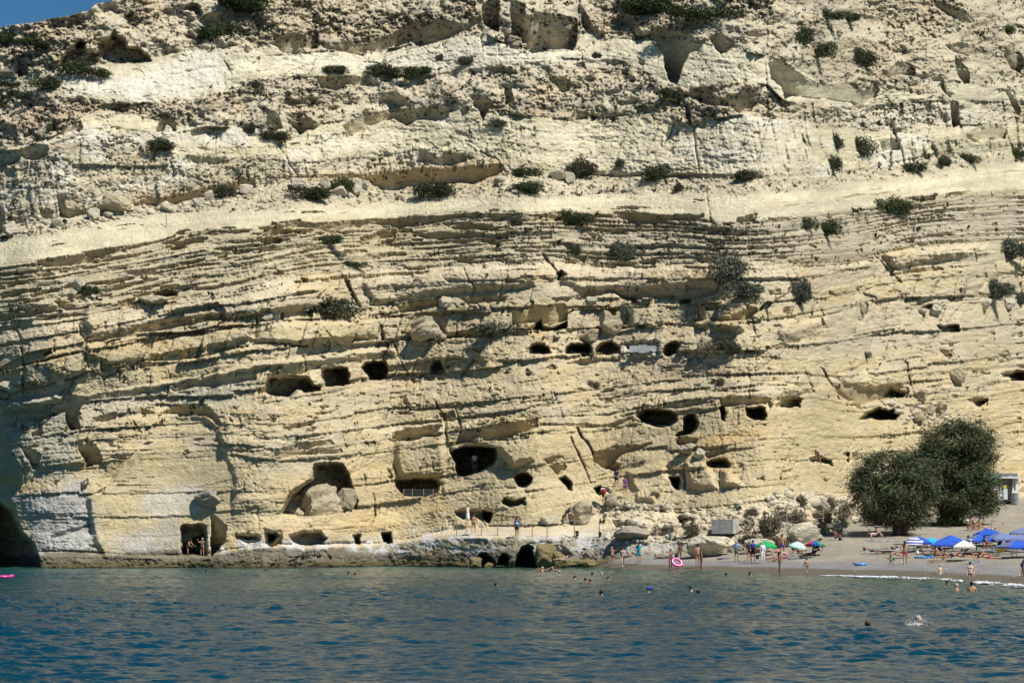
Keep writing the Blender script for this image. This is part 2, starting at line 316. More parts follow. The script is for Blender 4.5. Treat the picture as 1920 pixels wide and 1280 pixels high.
# swelling masses: height m, outline
BU = [
 (.9,[(738,820),(835,805),(840,885),(820,897),(745,897),(735,860)]),(1.2,[(862,815),(1008,800),(1015,830),(1005,865),(960,880),(935,850),(870,835)]),
 (.9,[(1170,880),(1250,860),(1260,900),(1230,945),(1190,940)]),(1.0,[(1283,865),(1320,862),(1345,890),(1350,920),(1285,918)]),(1.0,[(1350,880),(1370,875),(1400,915),(1350,915)]),
 (1.4,[(1560,705),(1690,680),(1705,728),(1640,735),(1590,728)]),(1.0,[(160,560),(560,520),(650,510),(665,570),(500,590),(300,610),(170,638),(150,600)]),
 (1.0,[(690,510),(1020,490),(1010,540),(830,552),(700,575),(672,530)]),(1.1,[(1050,500),(1345,490),(1350,540),(1210,542),(1090,550),(1045,530)]),(1.0,[(475,600),(705,595),(715,635),(560,650),(475,645)]),
 (1.0,[(130,745),(430,690),(480,676),(740,643),(745,665),(600,688),(480,695),(300,728),(150,742)]),(1.2,[(1295,600),(1400,590),(1400,625),(1310,620)]),(1.0,[(1455,600),(1560,590),(1560,615),(1470,640),(1455,635)]),
 (.9,[(155,640),(300,625),(480,605),(480,640),(300,675),(200,690),(160,670)]),(1.0,[(1640,470),(1860,450),(1860,480),(1690,505),(1670,500)]),(1.0,[(1155,975),(1265,950),(1268,1000),(1215,1002),(1180,985)]),
 (.8,[(1700,560),(1860,520),(1860,540),(1790,545),(1700,580)]),(1.2,[(0,750),(120,735),(125,752),(60,768),(0,778)]),(1.0,[(1325,178),(1400,150),(1430,160),(1380,180),(1350,195)]),
]
# stains and differently coloured rock: weight, colour, outline
PT = [
 (.75,(.76,.72,.60),[(270,130),(350,100),(410,100),(430,160),(350,180),(250,185),(230,165)]),
 (.6,(.74,.69,.56),[(520,100),(700,108),(900,75),(1080,100),(1240,110),(900,128),(600,130),(520,120)]),
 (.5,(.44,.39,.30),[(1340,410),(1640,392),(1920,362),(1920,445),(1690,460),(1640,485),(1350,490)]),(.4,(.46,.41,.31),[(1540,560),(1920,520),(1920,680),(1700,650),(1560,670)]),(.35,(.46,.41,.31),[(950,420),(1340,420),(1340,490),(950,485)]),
 (.5,(.42,.38,.29),[(30,935),(75,925),(180,950),(180,1045),(80,1045)]),(.4,(.46,.42,.32),[(480,820),(640,815),(640,870),(480,900)]),(.55,(.56,.42,.28),[(0,200),(110,190),(230,190),(180,215),(110,248),(0,270)]),
 (.6,(.68,.64,.54),[(110,265),(300,240),(470,240),(430,262),(200,280)]),(.6,(.72,.68,.58),[(130,150),(260,140),(280,190),(130,185)]),
 (.75,(.40,.405,.40),[(20,930),(160,900),(185,985),(180,1030),(80,1040),(50,990)]),(.5,(.58,.56,.52),[(270,920),(380,900),(390,960),(300,980),(260,960)]),
 (.6,(.38,.36,.32),[(280,980),(340,965),(340,1035),(200,1040),(230,1000)]),(.65,(.38,.38,.31),[(0,740),(130,720),(160,800),(130,900),(0,900)]),(.5,(.42,.41,.33),[(130,740),(480,690),(480,760),(300,760),(160,800)]),
 (.55,(.62,.40,.14),[(1290,820),(1420,800),(1440,820),(1320,842)]),(.5,(.62,.42,.18),[(1320,855),(1375,850),(1390,900),(1330,880)]),(.45,(.60,.40,.18),[(740,890),(830,890),(830,940),(745,940)]),
 (.4,(.64,.47,.24),[(640,870),(760,860),(780,1000),(640,1000)]),(.45,(.62,.44,.22),[(450,1000),(700,960),(760,1000),(620,1015),(450,1010)]),(.5,(.60,.42,.2),[(500,330),(945,300),(950,350),(700,360)]),
 (.5,(.60,.42,.22),[(240,365),(480,335),(480,360),(250,392)]),(.55,(.66,.66,.62),[(1170,640),(1238,635),(1240,665),(1172,668)]),
 (.65,(.25,.21,.12),[(790,1030),(850,1018),(960,1020),(1060,1022),(1090,1064),(780,1066)]),(.5,(.36,.30,.18),[(960,1010),(1040,1012),(1060,1062),(960,1064)]),(.6,(.60,.58,.52),[(1080,1008),(1290,1014),(1300,1034),(1200,1040),(1140,1055),(1085,1035)]),
 (.35,(.42,.31,.22),[(1180,665),(1300,660),(1370,690),(1260,705),(1180,690)]),(.5,(.70,.635,.46),[(960,225),(1280,230),(1300,320),(1100,315),(965,290)]),
 (.5,(.68,.62,.48),[(1310,225),(1500,225),(1550,320),(1320,325)]),(.5,(.68,.62,.48),[(1550,190),(1900,190),(1900,235),(1700,250),(1580,240)]),
 (.45,(.70,.64,.47),[(560,255),(930,215),(945,275),(700,290),(560,300)]),
]
# ------------------------------------------------------------------ beach sheet (shared with the cliff's foot)
SHX = [1000, 1110, 1200, 1300, 1400, 1500, 1600, 1700, 1800, 1920, 2070, 2200]
SHV = [1060, 1063, 1067.5, 1070, 1073, 1077, 1081, 1084, 1090, 1101, 1122, 1150]
def beachD(u, v):
    vs = np.interp(u, SHX, SHV); Ds = 15400.0 / (vs - 990)
    top = np.interp(u, [1000, 1200, 1500, 1920, 2200], [248, 250, 254, 262, 266])
    t = (vs - v) / (vs - 935)
    return Ds + (top - Ds) * t
FTX = [1130, 1200, 1290, 1340, 1400, 1440, 1490, 1540, 1570, 1610, 1700, 1800, 1850, 1862, 1920, 2070]
FTV = [1056, 1042, 1036, 1038, 1036, 1032, 1020, 1006, 992, 976, 968, 962, 955, 942, 936, 930]
def footD(u):
    u = np.asarray(u, float)
    return sum(_footD(u + k) for k in (-44, -33, -22, -11, 0, 11, 22, 33, 44)) / 9
def _footD(u):
    a = np.interp(u, [-900, -150, 0, 80, 200, 330, 500, 620, 720, 820, 900, 1000, 1080, 1125],
                  [300, 211, 207, 204, 206, 209, 208, 212, 219, 216, 212, 210, 211, 211])
    b = beachD(u, np.interp(u, FTX, FTV))
    w = sstep(1110, 1150, u)
    return a * (1 - w) + b * w
def footV(u):
    a = 990 + 15400.0 / footD(u)
    b = np.interp(u, FTX, FTV)
    w = sstep(1110, 1150, u)
    return a * (1 - w) + b * w

# ------------------------------------------------------------------ the beds of the cliff, top to bottom
LN = [
 [(-150,78),(0,50),(60,43),(100,36),(140,27),(165,22),(180,8),(205,4),(230,-4),(300,-8),(380,-14),(420,-60),(800,-95),(2070,-120)],
 [(-150,170),(0,152),(105,128),(285,114),(345,92),(410,93),(470,95),(510,84),(560,100),(620,95),(690,100),(740,90),(790,82),(850,70),(895,58),(985,97),(1075,95),(1090,58),(1140,72),(1250,80),(1330,75),(1390,95),(1440,105),(1500,135),(1540,158),(1600,168),(1650,163),(1720,180),(1790,150),(1850,165),(1920,170),(2070,180)],
 [(-150,190),(0,170),(110,160),(190,195),(350,190),(440,165),(480,150),(560,142),(620,142),(700,145),(820,140),(880,130),(960,124),(1060,110),(1160,112),(1240,150),(1290,168),(1330,162),(1400,150),(1440,160),(1470,190),(1540,196),(1640,200),(1720,190),(1850,190),(1920,190),(2070,200)],
 [(-150,300),(0,285),(50,278),(110,250),(160,215),(250,215),(300,225),(360,240),(440,238),(480,240),(560,250),(600,232),(660,222),(720,220),(800,222),(850,210),(900,212),(960,215),(1040,222),(1150,220),(1240,210),(1290,235),(1340,222),(1400,215),(1440,222),(1500,226),(1560,235),(1640,245),(1700,240),(1800,235),(1920,230),(2070,230)],
 [(-150,330),(0,310),(110,266),(230,267),(330,285),(400,300),(500,290),(560,300),(680,290),(760,280),(940,280),(1000,310),(1100,318),(1250,320),(1340,325),(1440,325),(1550,322),(1700,300),(1800,275),(1920,265),(2070,260)],
 [(-150,450),(0,432),(60,410),(130,408),(200,388),(270,388),(330,378),(400,362),(480,350),(560,337),(690,345),(740,358),(860,345),(940,330),(990,325),(1100,330),(1250,332),(1340,335),(1440,335),(1550,330),(1700,308),(1920,280),(2070,270)],
 [(-150,468),(0,452),(110,432),(200,415),(310,402),(480,397),(640,387),(800,377),(960,374),(1200,360),(1330,366),(1440,366),(1600,346),(1700,331),(1920,301),(2070,290)],
 [(-150,505),(0,498),(60,490),(120,480),(190,466),(310,452),(335,432),(480,423),(600,413),(720,411),(860,399),(960,396),(1060,395),(1200,400),(1320,405),(1340,420),(1440,412),(1560,400),(1630,390),(1720,370),(1820,362),(1920,355),(2070,340)],
 [(-150,620),(0,602),(100,600),(180,590),(330,560),(400,556),(480,535),(600,505),(640,508),(800,500),(860,495),(1000,488),(1060,490),(1180,500),(1320,490),(1350,498),(1440,490),(1540,488),(1640,484),(1690,455),(1860,448),(1920,450),(2070,440)],
 [(-150,710),(0,690),(50,662),(160,640),(250,625),(330,602),(480,590),(600,580),(660,580),(700,575),(830,554),(900,566),(1000,562),(1060,556),(1180,560),(1310,560),(1350,548),(1440,556),(1540,546),(1680,512),(1760,502),(1900,490),(2070,480)],
 [(-150,745),(0,732),(60,732),(150,702),(250,692),(330,682),(480,656),(560,650),(720,640),(850,635),(970,627),(1100,632),(1250,607),(1340,622),(1440,602),(1540,592),(1650,562),(1760,572),(1920,560),(2070,550)],
 [(-150,800),(0,786),(60,786),(120,772),(300,757),(480,757),(600,737),(700,718),(830,714),(970,697),(1100,674),(1240,667),(1330,670),(1440,667),(1550,672),(1700,642),(1920,622),(2070,610)],
 [(-150,880),(0,872),(150,852),(300,850),(440,842),(520,855),(620,848),(730,832),(820,820),(860,814),(1005,797),(1110,798),(1190,785),(1240,762),(1330,757),(1400,747),(1500,742),(1560,752),(1620,765),(1700,745),(1800,742),(1920,722),(2070,700)],
 [(-150,1030),(0,1030),(330,1040),(420,1036),(480,1020),(600,1022),(700,1018),(780,1008),(850,985),(900,988),(1000,988),(1060,980),(1100,962),(1200,952),(1300,960),(1380,947),(1500,930),(1560,925),(1640,920),(1700,915),(1920,900),(2070,890)],
 [(-150,1040),(0,1040),(330,1048),(420,1046),(430,1030),(480,1024),(600,1027),(700,1023),(780,1012),(850,1006),(900,1011),(1000,1005),(1050,1006),(1100,1007),(1150,1012),(1230,1014),(1290,1012),(1330,1003),(1400,1010),(1450,1000),(1490,985),(1540,975),(1600,965),(1700,958),(1850,945),(1920,930),(2070,920)],
]
NZ = len(LN)          # zones: between LN[i] and LN[i+1]; last zone runs to the foot
# per zone: slope (metres back per metre up) left / middle / right
KZ = [(.55,.55,.8),(.9,.8,.6),(.6,.6,.6),(.8,.7,.5),(.25,.2,.5),(1.9,2.1,1.6),(1.5,1.7,1.3),(.7,.75,.8),(.52,.56,.55),
      (.35,.5,.6),(.25,.3,.6),(.40,.62,.7),(.22,.36,.85),(2.0,3.6,1.8),(.3,.5,1.1)]
#        karst lamination flute  fbm  block
AZ = [(.80,.04,.14,.40,.0),(.10,.10,.05,.26,.0),(.62,.06,.28,.34,.1),(.18,.05,.11,.30,.0),(.20,.05,.36,.32,.3),(.34,.02,.0,.22,.0),(.05,.05,.03,.06,.0),
      (.16,.34,.02,.14,.0),(.07,.10,.07,.14,.45),(.10,.10,.08,.24,.85),(.08,.09,.08,.24,.5),(.06,.15,.05,.16,.2),(.05,.10,.08,.18,.15),(.10,.03,.02,.10,.0),(.10,.06,.08,.20,.2)]
TAN=(.56,.465,.28); PALE=(.665,.605,.43); CREAM=(.64,.565,.37); KAR=(.495,.425,.29); YEL=(.57,.455,.25); GRY=(.47,.42,.33); DARK=(.13,.11,.07)
CZ = [KAR,PALE,(.505,.435,.30),CREAM,(.55,.485,.33),(.52,.455,.31),(.625,.56,.38),(.50,.425,.27),(.56,.475,.32),TAN,(.56,.465,.29),(.57,.47,.29),(.56,.46,.275),(.60,.50,.33),(.33,.29,.20)]

U = np.concatenate([np.arange(-900, -150, 22), np.arange(-150, -16, 7), np.arange(-16, 1937, 1.58), np.arange(1940, 2300, 9)]).astype(np.float64)
NR = 735; NC = len(U)
TT = np.linspace(0, 1, NR)[:, None]
vtop = np.interp(U, *zip(*LN[0])) + 3.0 * fbm(U / 22, U * 0, 4, 3)
vbot = footV(U) + 10
UU = np.broadcast_to(U[None, :], (NR, NC)).copy()
VV = vtop[None, :] + (vbot - vtop)[None, :] * TT
# warped coordinates make every traced outline ragged
WU = UU + 3.2 * fbm(UU / 17, VV / 17, 4, 5)
WV = VV + 3.4 * fbm(UU / 15 + 40, VV / 13 + 7, 4, 9)

lines = np.zeros((NZ + 1, NC))
for i, l in enumerate(LN):
    x, y = zip(*l)
    lines[i] = np.interp(U, x, y) + (0 if i == 0 else 2.2) * fbm(U / 30 + 11 * i, U * 0 + i, 4, i)
lines[NZ] = footV(U) + 14
for i in range(1, NZ + 1):
    lines[i] = np.maximum(lines[i], lines[i - 1] + 0.6)
# smooth copies carry the overall recession and the bedding
UG = np.arange(-902, 2302, 2.0); ker = np.hanning(121); ker /= ker.sum()
sm = np.array([np.interp(U, UG, np.convolve(np.pad(np.interp(UG, U, l), 60, mode='edge'), ker, mode='valid')) for l in lines])
# bedding coordinate and zone weights
SV = lines.mean(1)
zone = np.zeros((NR, NC)); frac = np.zeros((NR, NC)); bed = np.zeros((NR, NC))
recede = np.zeros((NR, NC))
kz = np.array(KZ)
for i in range(NZ):
    a, b = lines[i][None, :], lines[i + 1][None, :]
    zone = np.where(VV >= a, i, zone)
    a, b = sm[i][None, :], sm[i + 1][None, :]
    f_ = np.clip((VV - a) / (b - a), 0, 1)
    bed += np.where(i == 0, SV[0], 0) + (SV[i + 1] - SV[i]) * f_
    k = np.interp(U, [150, 900, 1650], kz[i])[None, :]
    recede += (1 - f_) * (b - a) * 0.049 * k
zone = zone.astype(int)
def zparam(tab, blur=5):
    A = np.array(tab)[zone]                       # NR,NC,k
    c = np.cumsum(np.pad(A, ((blur + 1, blur), (0, 0), (0, 0)), mode='edge'), 0)
    return (c[2 * blur + 1:] - c[:-2 * blur - 1]) / (2 * blur + 1)
AM = zparam(AZ)
zone_geo = zone
vj = VV + 9 * fbm(UU / 26, VV / 16, 5, 150, .6) * (VV < 460) + 3 * fbm(UU / 9, VV / 7, 3, 151)
zone = np.zeros((NR, NC), int)
for i in range(1, NZ):
    zone = np.where(vj >= lines[i][None, :], i, zone)
COLR = zparam(CZ, 2)
zone = zone_geo

D = footD(U)[None, :] + recede
MPP = D / F
rel = np.zeros((NR, NC))     # relief, metres toward the viewer
dropu = UU + 0.35 * VV       # joints lean down to the right
rel += .95 * fbm(UU / 260, bed / 90, 3, 21) + 0.45 * fbm(dropu / 80, bed / 60, 3, 25)
# left headland turns away from the sun
rel += np.clip(-84 - UU, 0, 70) * .048 * 3.5 * sstep(800, 860, VV)
edge = np.interp(VV, [0, 740, 760, 790, 840, 870, 905, 935, 960, 1000, 1020, 1070], [-160, -60, 2, 10, 20, 35, 44, 24, 30, 46, 68, 78]) + 4 * fbm(UU / 9, VV / 14, 3, 77)
rel -= np.clip((edge - UU), 0, 60) * 0.048 * 3.2 * sstep(700, 780, VV) + np.clip(edge - UU - 60, 0, 300) * .048 * 1.2 * sstep(700, 780, VV)
# shapes of the zones
kar, lam, flu, fb, blk = [AM[..., i] for i in range(5)]
soft = np.where((zone >= 8) & (zone <= 12), .55, 1.0); fb = fb * soft; lam = lam * np.where((zone >= 8) & (zone <= 12), .35, 1.0)
rightw = sstep(1380, 1500, UU)
flu = flu + rightw * (0.30 * ((zone == 2) | (zone == 3)) + .2 * (zone == 4) + .12 * (zone == 1))
k1 = fbm(UU / 11, VV / 6.5, 5, 31, .72); k2 = np.abs(fbm(UU / 26 + 9, VV / 14, 4, 36))
calm_ = .35 + .85 * sstep(-.35, .35, fbm(UU / 75 + 3, VV / 40, 3, 190))
kar = kar * calm_
rel += ((zone == 0) | (zone == 2)) * 1.5 * fbm(UU / 48 + 8, VV / 30, 3, 192)
rel += kar * (.75 * k1 - .9 * k2 + .5 * fbm(UU / 5.5, VV / 4, 3, 33, .7))
st = fbm(UU / 70 + 3, bed / 3.2, 3, 41, .6) + 0.5 * vn(UU / 160, bed / 9, 44)
rel += lam * st
fl = np.abs(fbm((UU - .15 * VV) / 11, VV / 85, 3, 47)) 
rel -= flu * 1.5 * (0.5 - fl) * (0.4 + 0.6 * sstep(-.2, .5, vn(UU / 90, VV / 50, 49)))
fl2 = np.abs(fbm((UU - .2 * VV) / 21 + 4, VV / 120, 3, 58))
rel -= rightw * ((zone == 3) | (zone == 2) | (zone == 4)) * .9 * np.exp(-(fl2 / .14) ** 2) * .6
rel -= np.clip(430 - UU, 0, 600) * .048 * .16 * sstep(640, 760, VV)
rel += fb * 1.3 * fbm(UU / 34, VV / 24, 5, 52, .58)
rel += 0.085 * fbm(UU / 3.1, VV / 2.6, 2, 55)
# crevices along zero lines of noise: bedding-parallel partings and steep joints
def lines_of(n, w): return np.exp(-(n / w) ** 2)
cr1 = lines_of(fbm(UU / 85 + 7, bed / 13, 4, 120), .045) * sstep(-.15, .15, vn(UU / 60, bed / 22, 122))
cr2 = lines_of(fbm(dropu / 26 + 3, bed / 75, 4, 124), .035) * sstep(.0, .3, vn(UU / 55, bed / 26, 126))
cr3 = lines_of(fbm(UU / 30 + 17, VV / 22, 4, 128), .03) * sstep(.0, .3, vn(UU / 40, VV / 40, 129))
mid_ = ((zone >= 8)) * np.where((zone == 12) & (UU < 1450), .42, 1.0)
rel -= (.16 * cr1 + .36 * cr2 + .12 * cr3) * (.25 + .75 * mid_) * (1 - .6 * (zone == 13)) + ((zone == 1) | (zone == 3) | (zone == 4)) * (.34 * cr2 + .22 * cr3 + .12 * cr1)
bb = fbm(UU / 22 + 31, VV / 15, 4, 130, .6)
rel += (.15 * np.abs(bb) * 2 - .08) * mid_ * (.6 + .8 * sstep(1150, 1500, UU))
# jointed blocks
def jointed(w, seed):
    q = dropu / w + 1.3 * np.floor(bed / 45 + .25 * vn(UU / 120, bed / 99, seed)) * 1.7 + .3 * fbm(UU / 60, bed / 40, 2, seed + 1)
    cell = np.floor(q); fr = q - cell
    val = _T[seed % 16][(cell.astype(int) * 7 + zone * 13) & 255, (cell.astype(int) * 3 + 5) & 255] * 2 - 1
    gap = np.minimum(fr, 1 - fr) * w
    return val, gap
for w, sd, am in ((95, 3, 1.0), (38, 8, .45)):
    val, gap = jointed(w, sd)
    open_ = sstep(.1, .5, vn(UU / 50, bed / 30, sd + 60))
    rel += blk * am * (.8 * val - .9 * np.exp(-(gap / 1.6) ** 2) * open_)

# sub-beds: each bellies out to a lip with a thin shaded parting beneath
rs = np.random.default_rng(77); bnd = [SV[0] - 60]
while bnd[-1] < SV[-1] + 60:
    q_ = bnd[-1]; a_, b_ = (6, 15) if q_ < SV[8] else (20, 62) if q_ < SV[11] else (10, 26) if q_ < SV[12] else (26, 70)
    bnd.append(q_ + rs.uniform(a_, b_))
bnd = np.array(bnd)
jv, _g = jointed(120, 11)
bw = bed + ((zone >= 8) & (zone <= 12)) * 4.5 * jv + 1.6 * fbm(UU / 70 + 2, bed / 35, 3, 170) + 1.4 * fbm(UU / 12, VV / 12, 3, 172)
ki = np.clip(np.searchsorted(bnd, bw.ravel()).reshape(bw.shape) - 1, 0, len(bnd) - 2)
th_ = (bnd[1:] - bnd[:-1])[ki]; ph = (bw - bnd[ki]) / th_
A_ = sstep(-.45, .55, vn(UU / 105 + ki * 3.7, ki * 1.37 + 0 * UU, 174) + .5 * vn(UU / 30, ki * .9 + 0 * UU, 175))
Ab = sstep(-.45, .55, vn(UU / 105 + (ki - 1) * 3.7, (ki - 1) * 1.37 + 0 * UU, 174) + .5 * vn(UU / 30, (ki - 1) * .9 + 0 * UU, 175))
zb = np.array([.0, .0, .0, .12, .2, .0, .1, .35, .6, .8, .8, .7, .7, .05, .25])[zone]
lw = 1 - ((UU > 165) & (UU < 450) & (VV > 775) & (VV < 1040))
subshade = (ph * th_ < (.8 + 5.0 * Ab)) & (Ab > np.where(zone == 12, .70, np.where(zone == 11, .55, np.where(zone == 7, .4, .5)))) & (zb > .3) & (lw > 0)
zb = zb * np.where(zone == 12, .75, 1)
rel += zb * np.minimum(.030 * th_, .95) * (.25 + .75 * A_) * (np.clip(ph, 0, 1) ** .7 - .5)
tone = (.93 + .13 * _T[5][(ki * 7) & 255, 3])

# ---- raster helpers
def poly_mask(pts):
    pts = np.array(pts, float)
    u0, u1 = pts[:, 0].min() - 8, pts[:, 0].max() + 8
    c0, c1 = np.searchsorted(U, u0), np.searchsorted(U, u1)
    if c1 <= c0: return None
    v0, v1 = pts[:, 1].min() - 8, pts[:, 1].max() + 8
    t0 = (v0 - vtop[c0:c1]) / (vbot - vtop)[c0:c1]; t1 = (v1 - vtop[c0:c1]) / (vbot - vtop)[c0:c1]
    r0 = int(max(0, t0.min() * (NR - 1))); r1 = int(min(NR, t1.max() * (NR - 1) + 2))
    if r1 <= r0: return None
    sl = (slice(r0, r1), slice(c0, c1))
    x, y = WU[sl], WV[sl]
    inside = np.zeros(x.shape, bool)
    n = len(pts)
    dist = np.full(x.shape, 1e9)
    for i in range(n):
        xa, ya = pts[i]; xb, yb = pts[(i + 1) % n]
        if ya != yb:
            c = ((ya > y) != (yb > y)) & (x < (xb - xa) * (y - ya) / (yb - ya) + xa)
            inside ^= c
        L = max((xb - xa) ** 2 + (yb - ya) ** 2, 1e-6)
        t = np.clip(((x - xa) * (xb - xa) + (y - ya) * (yb - ya)) / L, 0, 1)
        dist = np.minimum(dist, np.hypot(x - xa - t * (xb - xa), y - ya - t * (yb - ya)))
    return sl, inside, np.where(inside, dist, -dist)

shade = np.zeros((NR, NC), bool)
for p in SH:
    r = poly_mask(p)
    if r is None: continue
    sl, ins, d = r
    shade[sl] |= ins
trace_shade = shade.copy()
shade |= subshade
# thin-bedded ledges: broken dark slots along the bedding
slot = fbm(UU / 46, bed / 4.6, 3, 63, .55) + 0.35 * fbm(UU / 150, bed / 40, 2, 66)
wz = (zone == 7) * (1.0 - .45 * sstep(950, 1250, UU)) 
shade |= (slot > .30) & (wz > .9)
shade |= (slot > .40) & (zone == 7)
shade |= (slot > .23) & (zone == 7) & (UU < 760) & (vn(UU / 90, bed / 20, 160) > -.2)
slot2 = fbm(UU / 60 + 50, bed / 3.6, 3, 69, .55)
shade |= (slot2 > .50) & ((zone == 11) | (zone == 8) | (zone == 6) | (zone == 12)) & (vn(UU / 120, bed / 30, 71) > 0)
slot3 = fbm(UU / 24 + 5, bed / 6, 3, 93, .6)
shade |= (slot3 > .48) & (((zone >= 9) & (zone <= 11)) | ((zone == 12) & (UU > 1400)))
pit = fbm(UU / 5.2, VV / 3.8, 3, 73, .6) - .16 * (1.1 - calm_)
shade |= (pit > .36) & (zone == 0)
shade |= (pit > .39) & (zone == 2)
shade |= (pit > .42) & ((zone == 5) | (zone == 4))
shade |= (pit > .46) & (zone == 7) & (UU > 950)
# depth of every undercut grows with the distance below its lip, so the lip really shades it
dv = np.diff(VV, axis=0, prepend=VV[:1])
run = np.zeros((NR, NC)); cur = np.zeros(NC)
for r in range(NR):
    cur = np.where(shade[r], cur + dv[r], 0.0); run[r] = cur

cavef = np.zeros((NR, NC))
for dep, p in CV:
    r = poly_mask(p)
    if r is None: continue
    sl, ins, d = r
    k = dep * sstep(0, 7 if dep < 3 else 9, d) * (0.75 + .25 * sstep(0, 3, d))
    k = np.where(ins, np.maximum(k, .35 * dep * sstep(0, 1.5, d)), 0)
    rel[sl] -= k * (1 + .12 * fbm(UU[sl] / 12, VV[sl] / 12, 3, 81))
    cavef[sl] = np.maximum(cavef[sl], np.where(ins, 1, 0))
for wd, dp, pts in CK:
    for (xa, ya), (xb, yb) in zip(pts[:-1], pts[1:]):
        c0, c1 = np.searchsorted(U, min(xa, xb) - 14), np.searchsorted(U, max(xa, xb) + 14)
        x, y = WU[:, c0:c1], WV[:, c0:c1]
        L = (xb - xa) ** 2 + (yb - ya) ** 2
        t = np.clip(((x - xa) * (xb - xa) + (y - ya) * (yb - ya)) / L, 0, 1)
        dd = np.hypot(x - xa - t * (xb - xa), y - ya - t * (yb - ya))
        rel[:, c0:c1] -= dp * np.exp(-(dd / (wd * .8 * (.7 + .6 * (vn(x / 9, y / 9, 7) + .5)))) ** 2) * (.55 + .45 * vn(x / 14, y / 14, 2))
for am, p in BU:                       # big swelling masses
    r = poly_mask(p)
    if r is None: continue
    sl, ins, d = r
    rel[sl] += am * sstep(0, 14, d)
# smooth fallen-away wall at the lower left
r = poly_mask([(205,900),(230,860),(290,800),(320,778),(380,776),(415,800),(425,840),(450,905),(440,960),(395,1000),(330,1040),(190,1050),(170,1000),(160,930)])
sl, ins, d = r
wsm = sstep(0, 12, d)
rel[sl] = rel[sl] * (1 - .55 * wsm) + wsm * (-.5)
# walkway and terrace kept walkable
tz = ((zone == 13) & (UU > 845) & (UU < 1560))
rel = np.where(tz, rel * np.where(UU > 1130, .9, .35), rel)
rel += ((zone == 13) & (UU > 1130)) * (.9 * fbm(UU / 22, VV / 9, 4, 196, .6) + .5 * np.abs(fbm(UU / 9, VV / 6, 3, 197)))
DD = D - rel
TG = DD.copy(); cur = DD[0].copy(); rough = .22 * fbm(UU / 5, VV / 5, 3, 17) + .34 * fbm(UU / 16, VV / 16, 3, 18)
for r in range(1, NR):
    cur = np.where(run[r] > 0, cur, DD[r])
    TG[r] = np.where(run[r] > 0, cur + .10 + .72 * run[r] * MPP[r] + np.minimum(1, run[r] / 6) * rough[r], DD[r])
msk = (run > 0).astype(float); kk = 6
def hblur(a):
    c = np.cumsum(np.pad(a, ((0, 0), (kk + 1, kk)), mode='edge'), 1)
    return (c[:, 2 * kk + 1:] - c[:, :-2 * kk - 1]) / (2 * kk + 1)
TB = hblur(TG * msk) / np.maximum(hblur(msk), 1e-3)
DD = np.where(run > 0, np.maximum(DD, np.where(run > 5, TB, TG)), DD)
G = P(UU, VV, DD)

# ---- colour of the rock (albedo only)
n1 = fbm(UU / 60, VV / 34, 4, 85); n2 = fbm(UU / 9, VV / 7, 4, 88, .6); n3 = fbm(UU / 150 + 9, bed / 9, 4, 91, .6)
C = COLR * ((1 + .13 * n1 + .16 * n2 + .15 * n3) * tone)[..., None]
def mixc(w, col):
    global C
    w = np.clip(w, 0, 1)[..., None]; C = C * (1 - w) + np.array(col) * w
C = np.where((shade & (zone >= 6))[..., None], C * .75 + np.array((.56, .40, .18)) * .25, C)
warm = sstep(.1, .6, fbm(UU / 70 + 30, VV / 45, 4, 95))
mixc(.45 * warm * ((zone >= 8) & (zone <= 13)), (.60, .43, .20))
mixc(.5 * sstep(.1, .5, fbm(UU / 40 + 60, VV / 30, 4, 98)) * ((zone == 0) | (zone == 2) | (zone == 4)), (.56, .42, .27))
mixc(.45 * sstep(.05, .45, fbm(UU / 35 + 10, VV / 22, 4, 101)) * ((zone == 0) | (zone == 2)), (.30, .27, .22))
mixc(.6 * (1 - sstep(.4, .8, calm_)) * ((zone == 0) | (zone == 2)), (.62, .55, .40))
mixc(.5 * sstep(.0, .45, fbm(UU / 48 + 14, VV / 18, 5, 178, .6)) * ((zone == 1) | (zone == 3) | (zone == 6)), (.50, .42, .28))
mixc(.35 * sstep(.0, .35, fbm(UU / 9 + 14, VV / 40, 4, 180, .6)) * ((zone == 1) | (zone == 3)), (.50, .43, .31))
mixc(.5 * sstep(.0, .5, fbm(UU / 55 + 80, VV / 30, 4, 104)) * ((zone == 3) | (zone == 4)), (.80, .76, .66))
mixc(.4 * sstep(.0, .5, fbm(UU / 45 + 20, bed / 16, 4, 107)) * ((zone == 9) | (zone == 10) | (zone == 7) | (zone == 11)), GRY)
mixc(.6 * sstep(1500, 1600, UU) * (zone <= 1) * sstep(-.3, .3, n1), KAR)
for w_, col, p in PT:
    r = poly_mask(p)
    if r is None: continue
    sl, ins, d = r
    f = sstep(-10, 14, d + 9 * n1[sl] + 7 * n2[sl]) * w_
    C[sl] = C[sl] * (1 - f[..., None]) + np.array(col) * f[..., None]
# tide zone: dark algae low, salt-white splash above
fv = footV(U)[None, :]
hgt = (fv - VV)
sea = sstep(1190, 1120, UU)
mixc(sea * sstep(74, 44, hgt + 14 * n1 + 10 * n2) * (.42 + .33 * sstep(330, 450, UU)) * sstep(-.25, .15, fbm(UU / 16, VV / 14, 4, 111)), (.62, .62, .60))
mixc(sea * sstep(36, 24, hgt + 10 * n1 + 7 * n2) * .88, (.17, .145, .10))
mixc(sea * sstep(16, 8, hgt + 4 * n2) * .8, (.13, .105, .045))
mixc(sea * sstep(4, 1, hgt + 2 * n2), (.05, .045, .03))
C = np.clip(C, .02, .85)
